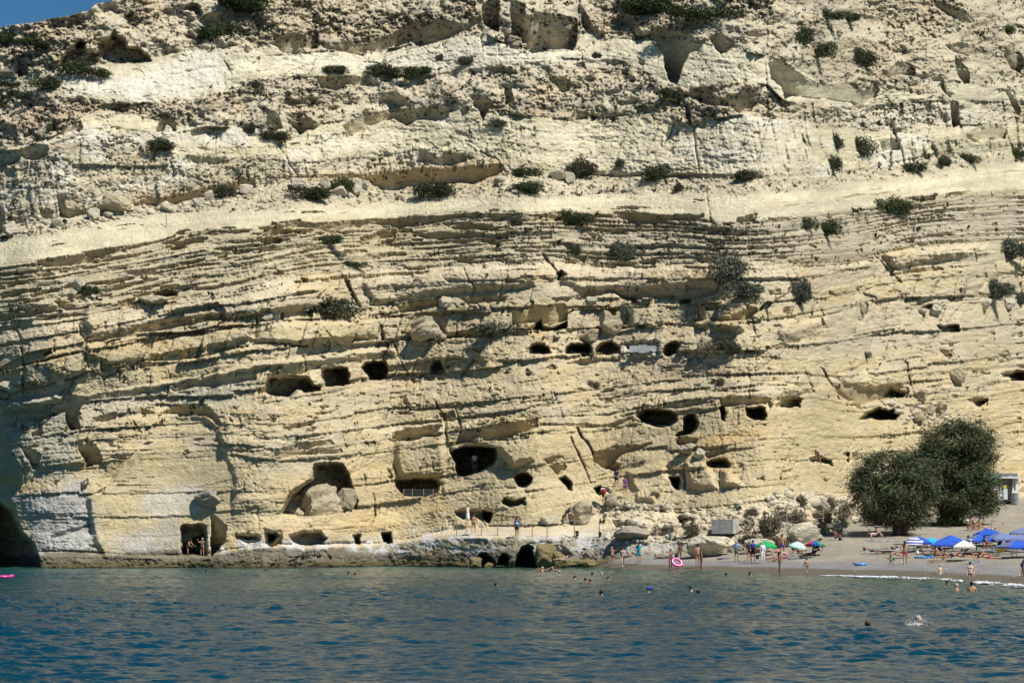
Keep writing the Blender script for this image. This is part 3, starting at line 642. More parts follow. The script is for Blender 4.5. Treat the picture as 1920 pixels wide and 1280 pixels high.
# dark lichen and tufts speckle the rough upper rock
spk = sstep(.32, .44, fbm(UU / 5.5 + 3, VV / 4.2 + 8, 3, 140, .6) + .25 * fbm(UU / 50, VV / 30, 2, 143)) * np.choose(zone, [1.0, .25, 1.0, .2, .4, .6, .15, .3, .12, .12, .12, .3, .08, .12, 0.0])
mixc(spk, (.10, .095, .06))
karst = ((zone == 0) | (zone == 2)).astype(float)

# plateau behind the crest
back = []
for dy_, dz_ in ((90, -6), (35, -1.0), (12, .3), (3, .5)):
    b = G[0].copy(); b[:, 1] += dy_; b[:, 2] += dz_ + .4 * fbm(U / 40, U * 0 + dy_, 3, 5); back.append(b)
GG = np.concatenate([np.stack(back), G], 0)
CC = np.concatenate([np.repeat(C[:1], 4, 0), C], 0)
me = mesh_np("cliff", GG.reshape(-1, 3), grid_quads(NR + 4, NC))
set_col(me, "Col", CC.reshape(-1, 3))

def rock_material(name, use_attr=True, col=TAN):
    m = bpy.data.materials.new(name); m.use_nodes = True
    nt = m.node_tree; b = nt.nodes["Principled BSDF"]; L = nt.links
    b.inputs["Roughness"].default_value = .95; b.inputs["Specular IOR Level"].default_value = .1
    tc = nt.nodes.new("ShaderNodeTexCoord")
    def noise(sc, det=6, st=(1, 1, 1)):
        mp = nt.nodes.new("ShaderNodeMapping"); mp.inputs["Scale"].default_value = st
        L.new(tc.outputs["Object"], mp.inputs["Vector"])
        n = nt.nodes.new("ShaderNodeTexNoise"); n.inputs["Scale"].default_value = sc; n.inputs["Detail"].default_value = det
        n.inputs["Roughness"].default_value = .65
        L.new(mp.outputs["Vector"], n.inputs["Vector"]); return n
    if use_attr:
        base = nt.nodes.new("ShaderNodeVertexColor"); base.layer_name = "Col"; bo = base.outputs["Color"]
    else:
        base = nt.nodes.new("ShaderNodeRGB"); base.outputs[0].default_value = (*col, 1); bo = base.outputs[0]
    n1_ = noise(3.0, 8, (1, 1, 1.6)); n2_ = noise(.9, 6, (.5, .5, 2.2))
    mr = nt.nodes.new("ShaderNodeMapRange"); mr.inputs[1].default_value = .3; mr.inputs[2].default_value = .7
    mr.inputs[3].default_value = .80; mr.inputs[4].default_value = 1.13
    L.new(n1_.outputs["Fac"], mr.inputs[0])
    mr2 = nt.nodes.new("ShaderNodeMapRange"); mr2.inputs[1].default_value = .3; mr2.inputs[2].default_value = .7
    mr2.inputs[3].default_value = .88; mr2.inputs[4].default_value = 1.08
    L.new(n2_.outputs["Fac"], mr2.inputs[0])
    mu = nt.nodes.new("ShaderNodeMath"); mu.operation = 'MULTIPLY'; L.new(mr.outputs[0], mu.inputs[0]); L.new(mr2.outputs[0], mu.inputs[1])
    vm = nt.nodes.new("ShaderNodeVectorMath"); vm.operation = 'SCALE'
    L.new(bo, vm.inputs[0]); L.new(mu.outputs[0], vm.inputs["Scale"]); L.new(vm.outputs[0], b.inputs["Base Color"])
    nb = noise(5.0, 8, (1, 1, 1.8))
    bp = nt.nodes.new("ShaderNodeBump"); bp.inputs["Strength"].default_value = .8; bp.inputs["Distance"].default_value = .22
    L.new(nb.outputs["Fac"], bp.inputs["Height"]); L.new(bp.outputs["Normal"], b.inputs["Normal"])
    return m
ROCK = rock_material("cliff_rock")
me.materials.append(ROCK)
cliff = link("cliff", me)
tag(cliff, "tall stratified pale sandstone cliff with rows of carved caves above the water", kind='structure')

def cliffD(u, v, area=0):
    c = int(np.clip(np.searchsorted(U, u), 0, NC - 1))
    r = int(np.clip((v - vtop[c]) / (vbot[c] - vtop[c]) * (NR - 1), 0, NR - 1))
    return float(np.median(DD[max(0, r - 1 - area):r + 2 + area, max(0, c - 1 - area):c + 2 + area]))
def on_cliff(u, v, off=0.0, area=1):
    d = cliffD(u, v, area) - off
    return Vector(P(u, v, d).tolist()), d
# ------------------------------------------------------------------ sea
def make_sea():
    rows = [-300., -60., 0., 20., 32., 38.]
    y = 41.0
    while y < 232:
        rows.append(y); y += .085 + (y - 41) * .0019
    rows += [240., 300., 420., 900., 2500., 5500.]
    Y = np.array(rows)
    a = np.concatenate([[-9, -3, -1, -.5, -.33], np.linspace(-.262, .262, 330), [.33, .5, 1, 3, 9]])
    YY = Y[:, None] + 0 * a[None, :]
    X = a[None, :] * np.maximum(YY, 41)
    X = np.where(YY > 240, X * 1.0, X)
    Z = np.zeros_like(X)
    r = np.random.default_rng(11)
    for i in range(46):
        lam = 0.48 * (1.088 ** i)              # .5 .. 22 m
        th = math.radians(r.normal(-62, 34))
        if lam > 1.5: amp = .0105
        else: amp = .0125 * lam ** .6
        kx, ky = math.cos(th) * 2 * math.pi / lam, math.sin(th) * 2 * math.pi / lam
        ph = r.uniform(0, 6.28)
        q = kx * X + ky * YY + ph + .9 * vn(X / (lam * 4) + i, YY / (lam * 4), i % 16)
        Z += amp * (np.sin(q) + .25 * np.cos(2 * q)) * (.55 + .6 * (vn(X / (lam * 3.1), YY / (lam * 3.1) + i, (i + 5) % 16) + .5))
    calm = sstep(38, 46, YY) * (1 - .25 * sstep(140, 205, YY))
    Z *= calm * (.70 + .55 * sstep(-.35, .35, fbm(X / 26 + 3, YY / 17, 3, 7)))
    co = np.stack([X, YY, Z], -1).reshape(-1, 3)
    me = mesh_np("sea", co, grid_quads(len(Y), len(a))[:, ::-1], smooth=True)
    # distance to the shore gives the water's own colour (depth of the bottom)
    shY = np.interp(X, [-60, -10, 7.2, 10.8, 14.9, 18.5, 21.7, 24.6, 27.5, 29.4, 30.5, 34], [206, 209, 211, 198, 192.5, 185.5, 177, 169, 164, 154, 139, 110])
    off = shY - YY
    w1 = (1 - sstep(0, 30, off + 6 * fbm(X / 14, YY / 14, 3, 4)))[..., None]
    w2 = (1 - sstep(-2, 120, off))[..., None]
    deep = np.array([.001, .034, .055]); mid = np.array([.003, .053, .066]); shal = np.array([.018, .078, .062])
    c = deep * (1 - w2) + mid * w2; c = c * (1 - w1) + shal * w1
    set_col(me, "Col", c.reshape(-1, 3))
    m = bpy.data.materials.new("sea_water"); m.use_nodes = True
    nt = m.node_tree; b = nt.nodes["Principled BSDF"]; L = nt.links
    vc = nt.nodes.new("ShaderNodeVertexColor"); vc.layer_name = "Col"; L.new(vc.outputs["Color"], b.inputs["Base Color"])
    b.inputs["Roughness"].default_value = .10; b.inputs["IOR"].default_value = 1.33
    tc = nt.nodes.new("ShaderNodeTexCoord")
    mp = nt.nodes.new("ShaderNodeMapping"); mp.inputs["Scale"].default_value = (1.0, 1.1, 1); mp.inputs["Rotation"].default_value = (0, 0, .3)
    L.new(tc.outputs["Object"], mp.inputs["Vector"])
    n1 = nt.nodes.new("ShaderNodeTexNoise"); n1.inputs["Scale"].default_value = 3.0; n1.inputs["Detail"].default_value = 5; n1.inputs["Roughness"].default_value = .55
    L.new(mp.outputs["Vector"], n1.inputs["Vector"])
    bp = nt.nodes.new("ShaderNodeBump"); bp.inputs["Strength"].default_value = 1.0; bp.inputs["Distance"].default_value = .085
    L.new(n1.outputs["Fac"], bp.inputs["Height"]); L.new(bp.outputs["Normal"], b.inputs["Normal"])
    me.materials.append(m)
    return tag(link("sea", me), "dark teal rippled sea reflecting the tan cliff", kind='structure')
make_sea()

# ------------------------------------------------------------------ beach
def make_beach():
    us = np.concatenate([np.arange(1075, 1960, 3.0), np.arange(1965, 2220, 15)])
    vs = np.interp(us, SHX, SHV)
    ts = np.linspace(0, 1.12, 190)[:, None]
    VVb = vs[None, :] + (935 - vs[None, :]) * ts
    UUb = np.broadcast_to(us[None, :], VVb.shape)
    Db = beachD(UUb, VVb)
    G_ = P(UUb, VVb, Db)
    G_[..., 2] += .05 * fbm(G_[..., 0] / 1.2, G_[..., 1] / 1.6, 4, 6) * sstep(.0, .1, ts) + .10 * fbm(G_[..., 0] / 5, G_[..., 1] / 6, 3, 2) * sstep(.05, .3, ts)
    # berm lines left by the waves
    hb = (G_[..., 2]); 
    s0 = G_[0]
    under = []
    for k, (dy, dz) in enumerate(((14, -1.6), (6, -.7), (2.5, -.22))):
        b = s0.copy(); b[:, 1] -= dy; b[:, 2] = dz; b[:, 0] -= dy * .35; under.append(b)
    A = np.concatenate([np.stack(under), G_], 0)
    me = mesh_np("beach", A.reshape(-1, 3), grid_quads(A.shape[0], A.shape[1])[:, ::-1], smooth=False)
    z = A[..., 2]
    n = fbm(A[..., 0] / 3, A[..., 1] / 5, 4, 12); n2 = fbm(A[..., 0] / .6, A[..., 1] / .9, 4, 14, .7)
    dry = np.array([.285, .255, .200]); wet = np.array([.125, .108, .078]); peb = np.array([.20, .20, .205])
    c = np.broadcast_to(dry, A.shape).copy() * (1 + .16 * n + .26 * n2)[..., None]
    wp = (sstep(.30, .42, z + .10 * n) * sstep(1.0, .65, z + .15 * n) * .85)[..., None]
    c = c * (1 - wp) + peb * (1 + .3 * n2)[..., None] * wp
    ww = sstep(.46, .36, z + .07 * n)[..., None]
    c = c * (1 - ww) + wet * (1 + .1 * n2)[..., None] * ww
    set_col(me, "Col", np.clip(c, .02, .8).reshape(-1, 3))
    m = bpy.data.materials.new("beach_sand"); m.use_nodes = True
    nt = m.node_tree; b = nt.nodes["Principled BSDF"]; L = nt.links
    b.inputs["Roughness"].default_value = .9; b.inputs["Specular IOR Level"].default_value = .2
    vc = nt.nodes.new("ShaderNodeVertexColor"); vc.layer_name = "Col"
    tc = nt.nodes.new("ShaderNodeTexCoord")
    n1 = nt.nodes.new("ShaderNodeTexNoise"); n1.inputs["Scale"].default_value = 7; n1.inputs["Detail"].default_value = 7; n1.inputs["Roughness"].default_value = .75
    L.new(tc.outputs["Object"], n1.inputs["Vector"])
    mr = nt.nodes.new("ShaderNodeMapRange"); mr.inputs[1].default_value = .3; mr.inputs[2].default_value = .7; mr.inputs[3].default_value = .58; mr.inputs[4].default_value = 1.38
    L.new(n1.outputs["Fac"], mr.inputs[0])
    vm = nt.nodes.new("ShaderNodeVectorMath"); vm.operation = 'SCALE'
    L.new(vc.outputs["Color"], vm.inputs[0]); L.new(mr.outputs[0], vm.inputs["Scale"]); L.new(vm.outputs[0], b.inputs["Base Color"])
    bp = nt.nodes.new("ShaderNodeBump"); bp.inputs["Strength"].default_value = .7; bp.inputs["Distance"].default_value = .06
    L.new(n1.outputs["Fac"], bp.inputs["Height"]); L.new(bp.outputs["Normal"], b.inputs["Normal"])
    me.materials.append(m)
    return tag(link("beach", me), "grey-brown pebble and sand beach sloping down to the water", kind='structure')
make_beach()
def on_beach(u, v):
    d = float(beachD(u, v)); return Vector(P(u, v, d).tolist()), d
def on_sea(u, v):
    d = 15400.0 / (v - 990); p = P(u, v, d); return Vector((float(p[0]), float(p[1]), 0.0)), d
# ------------------------------------------------------------------ foliage
def leaf_material(name, c0, c1, c2):
    m = bpy.data.materials.new(name); m.use_nodes = True
    nt = m.node_tree; b = nt.nodes["Principled BSDF"]; L = nt.links
    b.inputs["Roughness"].default_value = .7; b.inputs["Specular IOR Level"].default_value = .25
    g = nt.nodes.new("ShaderNodeNewGeometry"); cr = nt.nodes.new("ShaderNodeValToRGB")
    cr.color_ramp.elements[0].color = (*c0, 1); cr.color_ramp.elements[1].color = (*c2, 1)
    e = cr.color_ramp.elements.new(.55); e.color = (*c1, 1)
    L.new(g.outputs["Random Per Island"], cr.inputs["Fac"]); L.new(cr.outputs["Color"], b.inputs["Base Color"])
    return m
LEAF = {
 'g': leaf_material("shrub_green", (.026,.042,.012), (.042,.064,.018), (.072,.092,.032)),
 'k': leaf_material("shrub_dark", (.028,.034,.015), (.046,.052,.023), (.085,.085,.04)),
 's': leaf_material("shrub_silver", (.040,.050,.032), (.085,.095,.062), (.15,.155,.11)),
 'b': leaf_material("shrub_dry", (.075,.058,.038), (.14,.11,.070), (.22,.18,.12)),
}
TREE_LEAF = leaf_material("tree_leaf", (.042,.062,.024), (.075,.102,.038), (.13,.15,.068))
TREE_LEAF2 = leaf_material("tree_leaf_dry", (.06,.06,.03), (.10,.095,.048), (.15,.135,.075))
BARK = mat("bark", (.11,.080,.055), .95, .3, 6, .8, 20)
def leaves(pts, size, r, droop=.0, aspect=.4):
    """one little quad at every point, random direction"""
    n = len(pts)
    d = r.normal(size=(n, 3)); d[:, 2] = d[:, 2] * .7 + (-droop if droop else .5); d /= np.linalg.norm(d, axis=1)[:, None]
    q = r.normal(size=(n, 3)); w = np.cross(d, q); w /= np.linalg.norm(w, axis=1)[:, None]
    s = size * r.uniform(.6, 1.4, n)[:, None]
    a = pts - w * s * aspect * .5; b = pts + w * s * aspect * .5
    c = pts + w * s * aspect * .25 + d * s; e = pts - w * s * aspect * .25 + d * s
    co = np.stack([a, b, c, e], 1).reshape(-1, 3)
    return co, np.arange(n * 4, dtype=np.int32).reshape(n, 4)
def shrub_mesh(tone, seed, n, size):
    r = np.random.default_rng(seed)
    k = r.integers(5, 9); cs = r.normal(size=(k, 3)) * [.42, .3, .12]; cs[:, 2] = np.abs(cs[:, 2]) + .25; rs = r.uniform(.32, .58, k)
    cs[0] = (0, 0, .3); rs[0] = .6
    i = r.integers(0, k, n)
    d = r.normal(size=(n, 3)); d /= np.linalg.norm(d, axis=1)[:, None]
    p = cs[i] + d * rs[i][:, None] * (r.random(n)[:, None] ** .4) * r.uniform(.8, 1.12, n)[:, None] * [1, 1, .95]
    p = p[p[:, 2] > -.08]
    co, q = leaves(p, size, r)
    return mesh_np("shrub_" + tone, co, q, LEAF[tone])
SHM = {t: [shrub_mesh(t, 40 + 7 * j + ord(t), 3000 if t != 'b' else 1300, .12 if t != 'b' else .14) for j in range(3)] for t in 'gksb'}
SHRUBS = [
 (160,142,72,22,'g',"flat green shrub mat on the ledge below the great hollow at the cliff top"),
 (88,168,56,26,'k',"dark low shrub with two humps left of the green mat under the hollow"),
 (45,188,32,14,'k',"small dark shrub on the speckled slope under the upper left ledge"),
 (18,165,40,12,'g',"thin green shrub strip at the left edge of the upper ledge"),
 (402,72,70,34,'g',"grey-green domed shrub beside the small dark hole in the top rock"),
 (445,20,112,36,'g',"wide green shrub patch along the skyline right of the blue sky"),
 (80,92,62,20,'g',"green shrub patch on the rough top rock left of the great hollow"),
 (12,82,40,26,'g',"green shrub at the left edge just under the skyline"),
 (240,34,24,12,'g',"tiny green shrub high above the great hollow"),
 (298,283,50,24,'k',"dark twiggy shrub alone on the pale slope at upper left"),
 (471,250,18,24,'k',"small dark shrub at the foot of the fluted rock, upper left middle"),
 (514,263,52,20,'k',"dark flat shrub just below the fluted overhang"),
 (93,248,14,16,'k',"tiny dark shrub on the pinkish wall at upper left"),
 (482,166,20,14,'k',"tiny dark shrub between the pale slope and the rough band"),
 (626,139,50,18,'k',"leftmost of the three dark shrubs in a row on the white slope"),
 (712,143,60,26,'k',"middle and tallest of the three dark shrubs on the white slope"),
 (782,143,62,20,'g',"rightmost and flattest of the three shrubs on the white slope"),
 (872,124,32,20,'k',"rounded dark shrub beside a leaning slab right of the three shrubs"),
 (827,114,14,13,'s',"tiny grey twig bush alone on the white slope"),
 (932,240,24,20,'s',"grey twig bush above the crack in the cream wall"),
 (1200,28,100,36,'g',"large dark green shrub at the top centre edge of the cliff"),
 (1320,38,112,26,'g',"wide flat green shrub lying on the grey top slab"),
 (1258,182,42,20,'g',"olive shrub in the niche at the foot of the tall dark cleft"),
 (1120,110,16,12,'k',"tiny shrub on the brow above the white slope"),
 (1503,84,44,36,'g',"upper part of the green shrub streak running down the rough slope"),
 (1530,108,54,34,'g',"lower and broader shrub of the green streak on the rough slope"),
 (1615,123,58,36,'k',"dark round bush right of the green shrub streak"),
 (1552,40,52,24,'g',"green shrub near the top edge above the shrub streak"),
 (1592,42,44,22,'g',"second green shrub near the top edge, right of its neighbour"),
 (1888,64,24,18,'g',"small green shrub by the right edge of the top slope"),
 (1567,278,38,30,'k',"dark bush at the right end of the cream wall"),
 (1615,292,54,38,'k',"largest dark bush of the trio below the fluted pale cliff"),
 (1560,320,38,34,'k',"lowest bush of the trio below the fluted pale cliff"),
 (1767,310,32,20,'k',"dark shrub on the sloping ledge by the leaning fence poles"),
 (1814,304,46,18,'g',"flat grey-green shrub on the sloping ledge near the right edge"),
 (1715,323,44,20,'k',"dark flat shrub at the lip of the sloping ledge"),
 (1908,296,28,18,'g',"shrub cut by the right edge on the sloping ledge"),
 (1403,338,56,22,'k',"dark flat shrub on the pale ledge below the striped wall"),
 (1239,336,66,30,'k',"broad dark shrub on the rubble slope under the cream wall"),
 (1275,360,20,18,'k',"small dark shrub below the broad shrub on the rubble slope"),
 (985,331,46,18,'g',"upper flat shrub of two on the rubble slope, centre"),
 (987,363,54,26,'g',"lower shrub of two on the rubble slope above the wire fence"),
 (1085,332,56,36,'k',"dark shrub beside the two white boulders on the rubble slope"),
 (1165,314,26,16,'k',"little shrub at the foot of the cream wall"),
 (810,369,72,30,'k',"dark spreading shrub in front of the brown shaded overhang"),
 (635,362,44,34,'g',"round shrub just left of the white round boulder"),
 (585,373,72,24,'k',"long dark shrub at the left foot of the brown overhang"),
 (425,371,38,26,'k',"dark bush above the heap of white stones"),
 (612,459,46,20,'g',"green shrub tucked into the thin dark ledges"),
 (660,501,42,13,'g',"flat green shrub on the ledge above the tilted crack"),
 (632,482,22,11,'s',"small grey shrub between the thin ledges"),
 (1075,421,58,32,'g',"green shrub spilling over the lip of the pale ledge"),
 (973,421,28,20,'s',"grey-green shrub under the lip of the pale ledge"),
 (1075,478,30,24,'k',"dark round bush on the pitted slope, centre"),
 (1157,480,44,30,'s',"grey-green shrub leaning down the pitted slope"),
 (1372,530,68,64,'s',"largest grey-green bush standing at the end of the massive bed"),
 (1398,556,66,30,'s',"grey bush trailing below the largest bush"),
 (1497,567,64,52,'s',"round silver-grey bush right of the largest bush"),
 (1510,428,46,24,'k',"left half of the shrub pair under the ledge lip"),
 (1548,441,48,34,'g',"right and lower half of the shrub pair under the ledge lip"),
 (1670,399,64,36,'g',"domed green shrub at the lip of the ledge, right"),
 (1890,483,66,40,'s',"grey-green shrub at the right end of the massive bed"),
 (1862,558,72,38,'s',"silver-grey shrub on the broken bed near the right edge"),
 (1912,572,24,26,'s',"grey shrub cut by the right edge below the broken bed"),
 (620,594,96,40,'k',"wide dark shrub growing over the lip of the massive bed, left"),
 (162,553,36,24,'g',"green bush beside two white stones on the thin ledges"),
 (310,556,44,14,'k',"dark shrub draped over a long low boulder"),
 (348,545,18,10,'s',"tiny grey bush near the draped boulder"),
 (925,626,56,26,'s',"grey cushion bush in front of the shaded overhang bed"),
 (1172,606,22,40,'s',"thin upright grey bush between the broken blocks"),
 (1312,602,32,42,'b',"sparse brown twig bush on the broken bed"),
 (1360,657,48,22,'s',"grey bush right of the row of upper caves"),
 (1410,663,30,16,'s',"smaller grey bush right of the upper cave row"),
 (1623,674,16,15,'s',"tiny round grey bush alone above the big smooth block"),
 (1198,616,24,13,'s',"small grey bush above the walled cave"),
 (1112,725,22,12,'b',"tiny brown bush on the slope under the upper caves"),
 (1350,722,26,14,'b',"brown twig bush on the slope above the cave row"),
 (900,660,34,12,'s',"faint grey bush on the ledge right of the arched niche"),
 (1228,932,16,12,'b',"small brown bush by the doorway in the rock hump"),
 (1300,1003,46,24,'b',"dry brown brush behind the fence below the small cave"),
 (1250,1001,30,22,'b',"dry brush at the foot of the rounded rock"),
 (1345,1003,30,16,'b',"dry brush left of the concrete tank"),
 (1410,968,40,16,'b',"dry brush on the slope above the concrete tank"),
 (1440,1000,52,46,'b',"tall dry brush right of the concrete tank"),
 (1478,985,52,40,'b',"dry brush mound behind the fence, second from the tank"),
 (1500,950,36,24,'b',"small dry bush on the terrace above the brush mounds"),
 (1535,985,48,40,'b',"dry brush mound behind the fence, third from the tank"),
 (1572,972,46,44,'b',"dry brush mound nearest the green tree"),
 (1548,957,60,26,'b',"upper dry brush patch left of the green tree"),
 (1450,1024,56,26,'b',"dark dry brush behind the green beach umbrella"),
 (1560,990,44,22,'g',"low green bush between rocks at the top of the sand"),
 (1400,1013,30,12,'b',"thin dry brush above the rounded beach rock"),
]
def put_shrubs():
    r = random.Random(5)
    for k, (u, v, w, h, t, lab) in enumerate(SHRUBS):
        p, d = on_cliff(u, v - 2, 0, 2)
        o = link("shrub", SHM[t][k % 3])
        mp_ = d / F
        o.location = p + Vector((0, -.12 * w * mp_, -.05 * h * mp_))
        o.scale = (w * mp_ * .60, w * mp_ * .36, h * mp_ * r.uniform(.92, 1.08))
        o.rotation_euler = (0, r.uniform(-.12, .12) + (.25 if (u, v) in ((1503, 84), (1530, 108), (1157, 480)) else 0), r.choice((0, math.pi)) + r.uniform(-.4, .4))
        tag(o, lab, "shrub", "shrubs growing on the cliff")
put_shrubs()

# countless small tufts and loose stones
def scatter():
    r = np.random.default_rng(21)
    us, vs, sz = [], [], []
    dens = {0: .8, 2: 1.0, 4: .3, 5: .9, 7: .3, 8: .08, 9: .12, 11: .14, 13: .35}
    while len(us) < 2300:
        u = r.uniform(-20, 1935); v = r.uniform(0, 1000)
        c = min(NC - 1, np.searchsorted(U, u)); row = (v - vtop[c]) / (vbot[c] - vtop[c]) * (NR - 1)
        if row < 0 or row >= NR - 1 or v > vbot[c] - 15: continue
        z = zone[int(row), c]; pr = dens.get(int(z), 0)
        if z == 7 and u > 950: pr = .9
        if z in (8, 11) and u > 1400: pr = .35
        if z == 13 and u < 1380: pr = 0.04
        if vn(np.array([u / 70.]), np.array([v / 45.]), 9)[0] * .5 + .5 < r.random() * .75: continue
        if r.random() < pr: us.append(u); vs.append(v); sz.append(r.uniform(.10, .32) * (1 + (r.random() < .08) * .9))
    pts, qs, n0 = [], [], 0
    for u, v, s in zip(us, vs, sz):
        p, d = on_cliff(u, v, .05, 0); p = np.array(p)
        n = 9
        q = r.normal(size=(n, 3)) * [s * .5, s * .35, s * .28] + p + [0, 0, s * .2]
        co, f = leaves(q, s * .75, r, aspect=.8)
        pts.append(co); qs.append(f + n0); n0 += len(co)
    o = link("scrub", mesh_np("scrub", np.concatenate(pts), np.concatenate(qs), LEAF['k']))
    tag(o, "countless tiny dark tufts dotted over the rough rock bands", "scrub", None, 'stuff')
scatter()
def ico(sub=1):
    bm = bmesh.new(); bmesh.ops.create_icosphere(bm, subdivisions=sub, radius=1.0)
    v = np.array([x.co[:] for x in bm.verts]); f = np.array([[w.index for w in q.verts] for q in bm.faces]); bm.free(); return v, f
def rubble():
    r = np.random.default_rng(33); V, Fc = ico(1)
    pts, qs, n0 = [], [], 0
    def one(u, v, s, beach=False):
        nonlocal n0
        p, d = (on_beach(u, v) if beach else on_cliff(u, v, .05, 0)); p = np.array(p)
        w = V * (1 + .35 * r.normal(size=(len(V), 1)).clip(-1, 1)) * s * [r.uniform(.8, 1.5), 1, r.uniform(.5, .9)]
        a = r.uniform(0, 6.3); c, q = math.cos(a), math.sin(a)
        w = w @ np.array([[c, q, 0], [-q, c, 0], [0, 0, 1]])
        pts.append(w + p); qs.append(Fc + n0); n0 += len(w)
    def line(path, n, s0, s1, jit=4):
        xs, ys = zip(*path)
        for _ in range(n):
            u = r.uniform(xs[0], xs[-1]); one(u, np.interp(u, xs, ys) + r.normal() * jit, r.uniform(s0, s1) * (1 + (r.random() < .1)))
    line([(0,445),(60,430),(130,425),(230,400),(330,392),(420,375),(480,365)], 260, .07, .30, 5)
    line([(480,372),(600,368),(740,366),(860,355),(960,345)], 190, .06, .26, 7)
    line([(960,340),(1100,342),(1250,350),(1340,345)], 230, .06, .24, 12)
    line([(1130,945),(1200,952),(1262,948)], 130, .08, .22, 4); line([(1110,962),(1180,965),(1240,955)], 60, .07, .16, 3)
    line([(1150,1010),(1300,1010),(1400,1008)], 70, .08, .22, 3); line([(1440,930),(1500,935),(1590,945)], 160, .08, .4, 9); line([(1150,985),(1300,975),(1440,960),(1600,945)], 170, .08, .35, 12)
    line([(1440,990),(1540,975),(1600,965)], 90, .1, .35, 9); line([(500,520),(700,500),(960,480),(1350,480)], 130, .05, .16, 7)
    line([(1000,650),(1150,668),(1300,665),(1500,650)], 90, .06, .2, 8); line([(1650,760),(1720,775),(1800,785)], 90, .1, .35, 10)
    line([(1580,990),(1620,985),(1700,972)], 40, .08, .25, 3)
    for _ in range(420):
        u = r.uniform(1180, 1915); vs_ = np.interp(u, SHX, SHV); one(u, r.uniform(945, vs_ - 8), r.uniform(.025, .08), True)
    o = link("rubble", mesh_np("rubble", np.concatenate(pts), np.concatenate(qs), rock_material("rubble_rock", False, (.62,.55,.40))))
    tag(o, "loose pale stones strewn along the ledges and the foot of the cliff", "rubble", None, 'stuff')
rubble()

# ------------------------------------------------------------------ trees
def make_tree(label, root_uv, blobs, limbs, n, seed, dD):
    p0, d0 = on_beach(*root_uv)
    t = empty("tamarisk_tree", p0, 0, label, "tree", "green trees at the top of the beach")
    mpp = d0 / F; r = np.random.default_rng(seed)
    def loc(u, v, dy=0): return Vector(P(u, v, d0 + dy).tolist()) - p0
    for k, path in enumerate(limbs):
        mb = MB(); r0, r1 = path[0]
        pts = [loc(*q) for q in path[1:]]
        for i in range(len(pts) - 1):
            a = r0 + (r1 - r0) * i / (len(pts) - 1); b = r0 + (r1 - r0) * (i + 1) / (len(pts) - 1)
            mb.tube(pts[i], pts[i + 1], a, b, 9); mb.ball(pts[i + 1], b * .98, 8, 6)
        mb.build("trunk" if k == 0 else "limb", BARK, t, True)
    for which, (mm, part) in enumerate(((TREE_LEAF, .7), (TREE_LEAF2, .3))):
        allp = []
        tot = sum(b[2] * b[3] for b in blobs)
        for (u, v, rx, ry, dy) in blobs:
            c = np.array(loc(u, v, dy)); nn = int(n * part * rx * ry / tot)
            # clumps inside each blob
            kcl = max(6, int(rx * ry / 130))
            cd = r.normal(size=(kcl, 3)); cd /= np.linalg.norm(cd, axis=1)[:, None]
            cc = c + cd * np.array([rx, rx * .9, ry]) * mpp * (r.random((kcl, 1)) ** .38) * r.uniform(.85, 1.22, (kcl, 1))
            if which == 0 or True:
                i = r.integers(0, kcl, nn)
                q = r.normal(size=(nn, 3)); 
                allp.append(cc[i] + q * np.array([.46, .46, .33]) * r.uniform(.4, 1.5, (nn, 1)))
        allp = np.concatenate(allp)
        co, f = leaves(allp, .30, r, droop=.35, aspect=.24)
        o = link("crown" if which == 0 else "dry_foliage", mesh_np("crown", co, f, mm), t)
    return t
make_tree("left tamarisk tree with a broad low crown and thick dark trunk on the sand", (1685, 1004),
  [(1640,898,44,34,0),(1680,885,50,40,1),(1652,938,46,34,-1),(1702,930,50,44,0),(1622,920,26,32,0),(1690,958,52,26,0),(1655,965,34,18,1),(1725,905,34,44,2),(1610,900,18,20,1)],
  [((.62,.38),(1686,1006,0),(1684,985,0),(1682,955,0),(1690,925,0)),((.32,.12),(1684,985,0),(1700,965,-.5),(1712,930,-.5),(1730,900,0)),((.28,.1),(1682,960,0),(1665,935,.4),(1650,905,.3)),((.3,.15),(1694,1000,-.4),(1703,980,-.6),(1706,960,-.5))],
  40000, 3, 0)
make_tree("right tamarisk tree, tallest, with a leaning trunk and high dense crown", (1782, 985),
  [(1790,828,58,40,0),(1822,812,32,26,0),(1768,868,58,42,0),(1832,872,34,42,0),(1800,915,56,44,-1),(1848,925,22,36,0),(1762,925,42,38,0),(1812,890,46,44,-1),(1722,872,34,24,0),(1748,842,24,24,0),(1842,948,20,20,0),(1765,985,12,12,-.5),(1782,978,24,16,-.6),(1855,850,14,28,.5),(1738,930,34,40,.5),(1745,885,36,34,.5),(1795,955,34,20,0)],
  [((.55,.30),(1778,992,0),(1783,975,0),(1794,955,0),(1800,925,0)),((.28,.1),(1794,955,0),(1815,925,.3),(1835,890,.2)),((.3,.1),(1800,925,0),(1795,880,.2),(1792,840,0)),((.24,.1),(1783,975,0),(1768,950,.3),(1758,915,.2)),((.22,.1),(1772,985,.3),(1765,965,.4),(1760,945,.3))],
  60000, 4, 0)

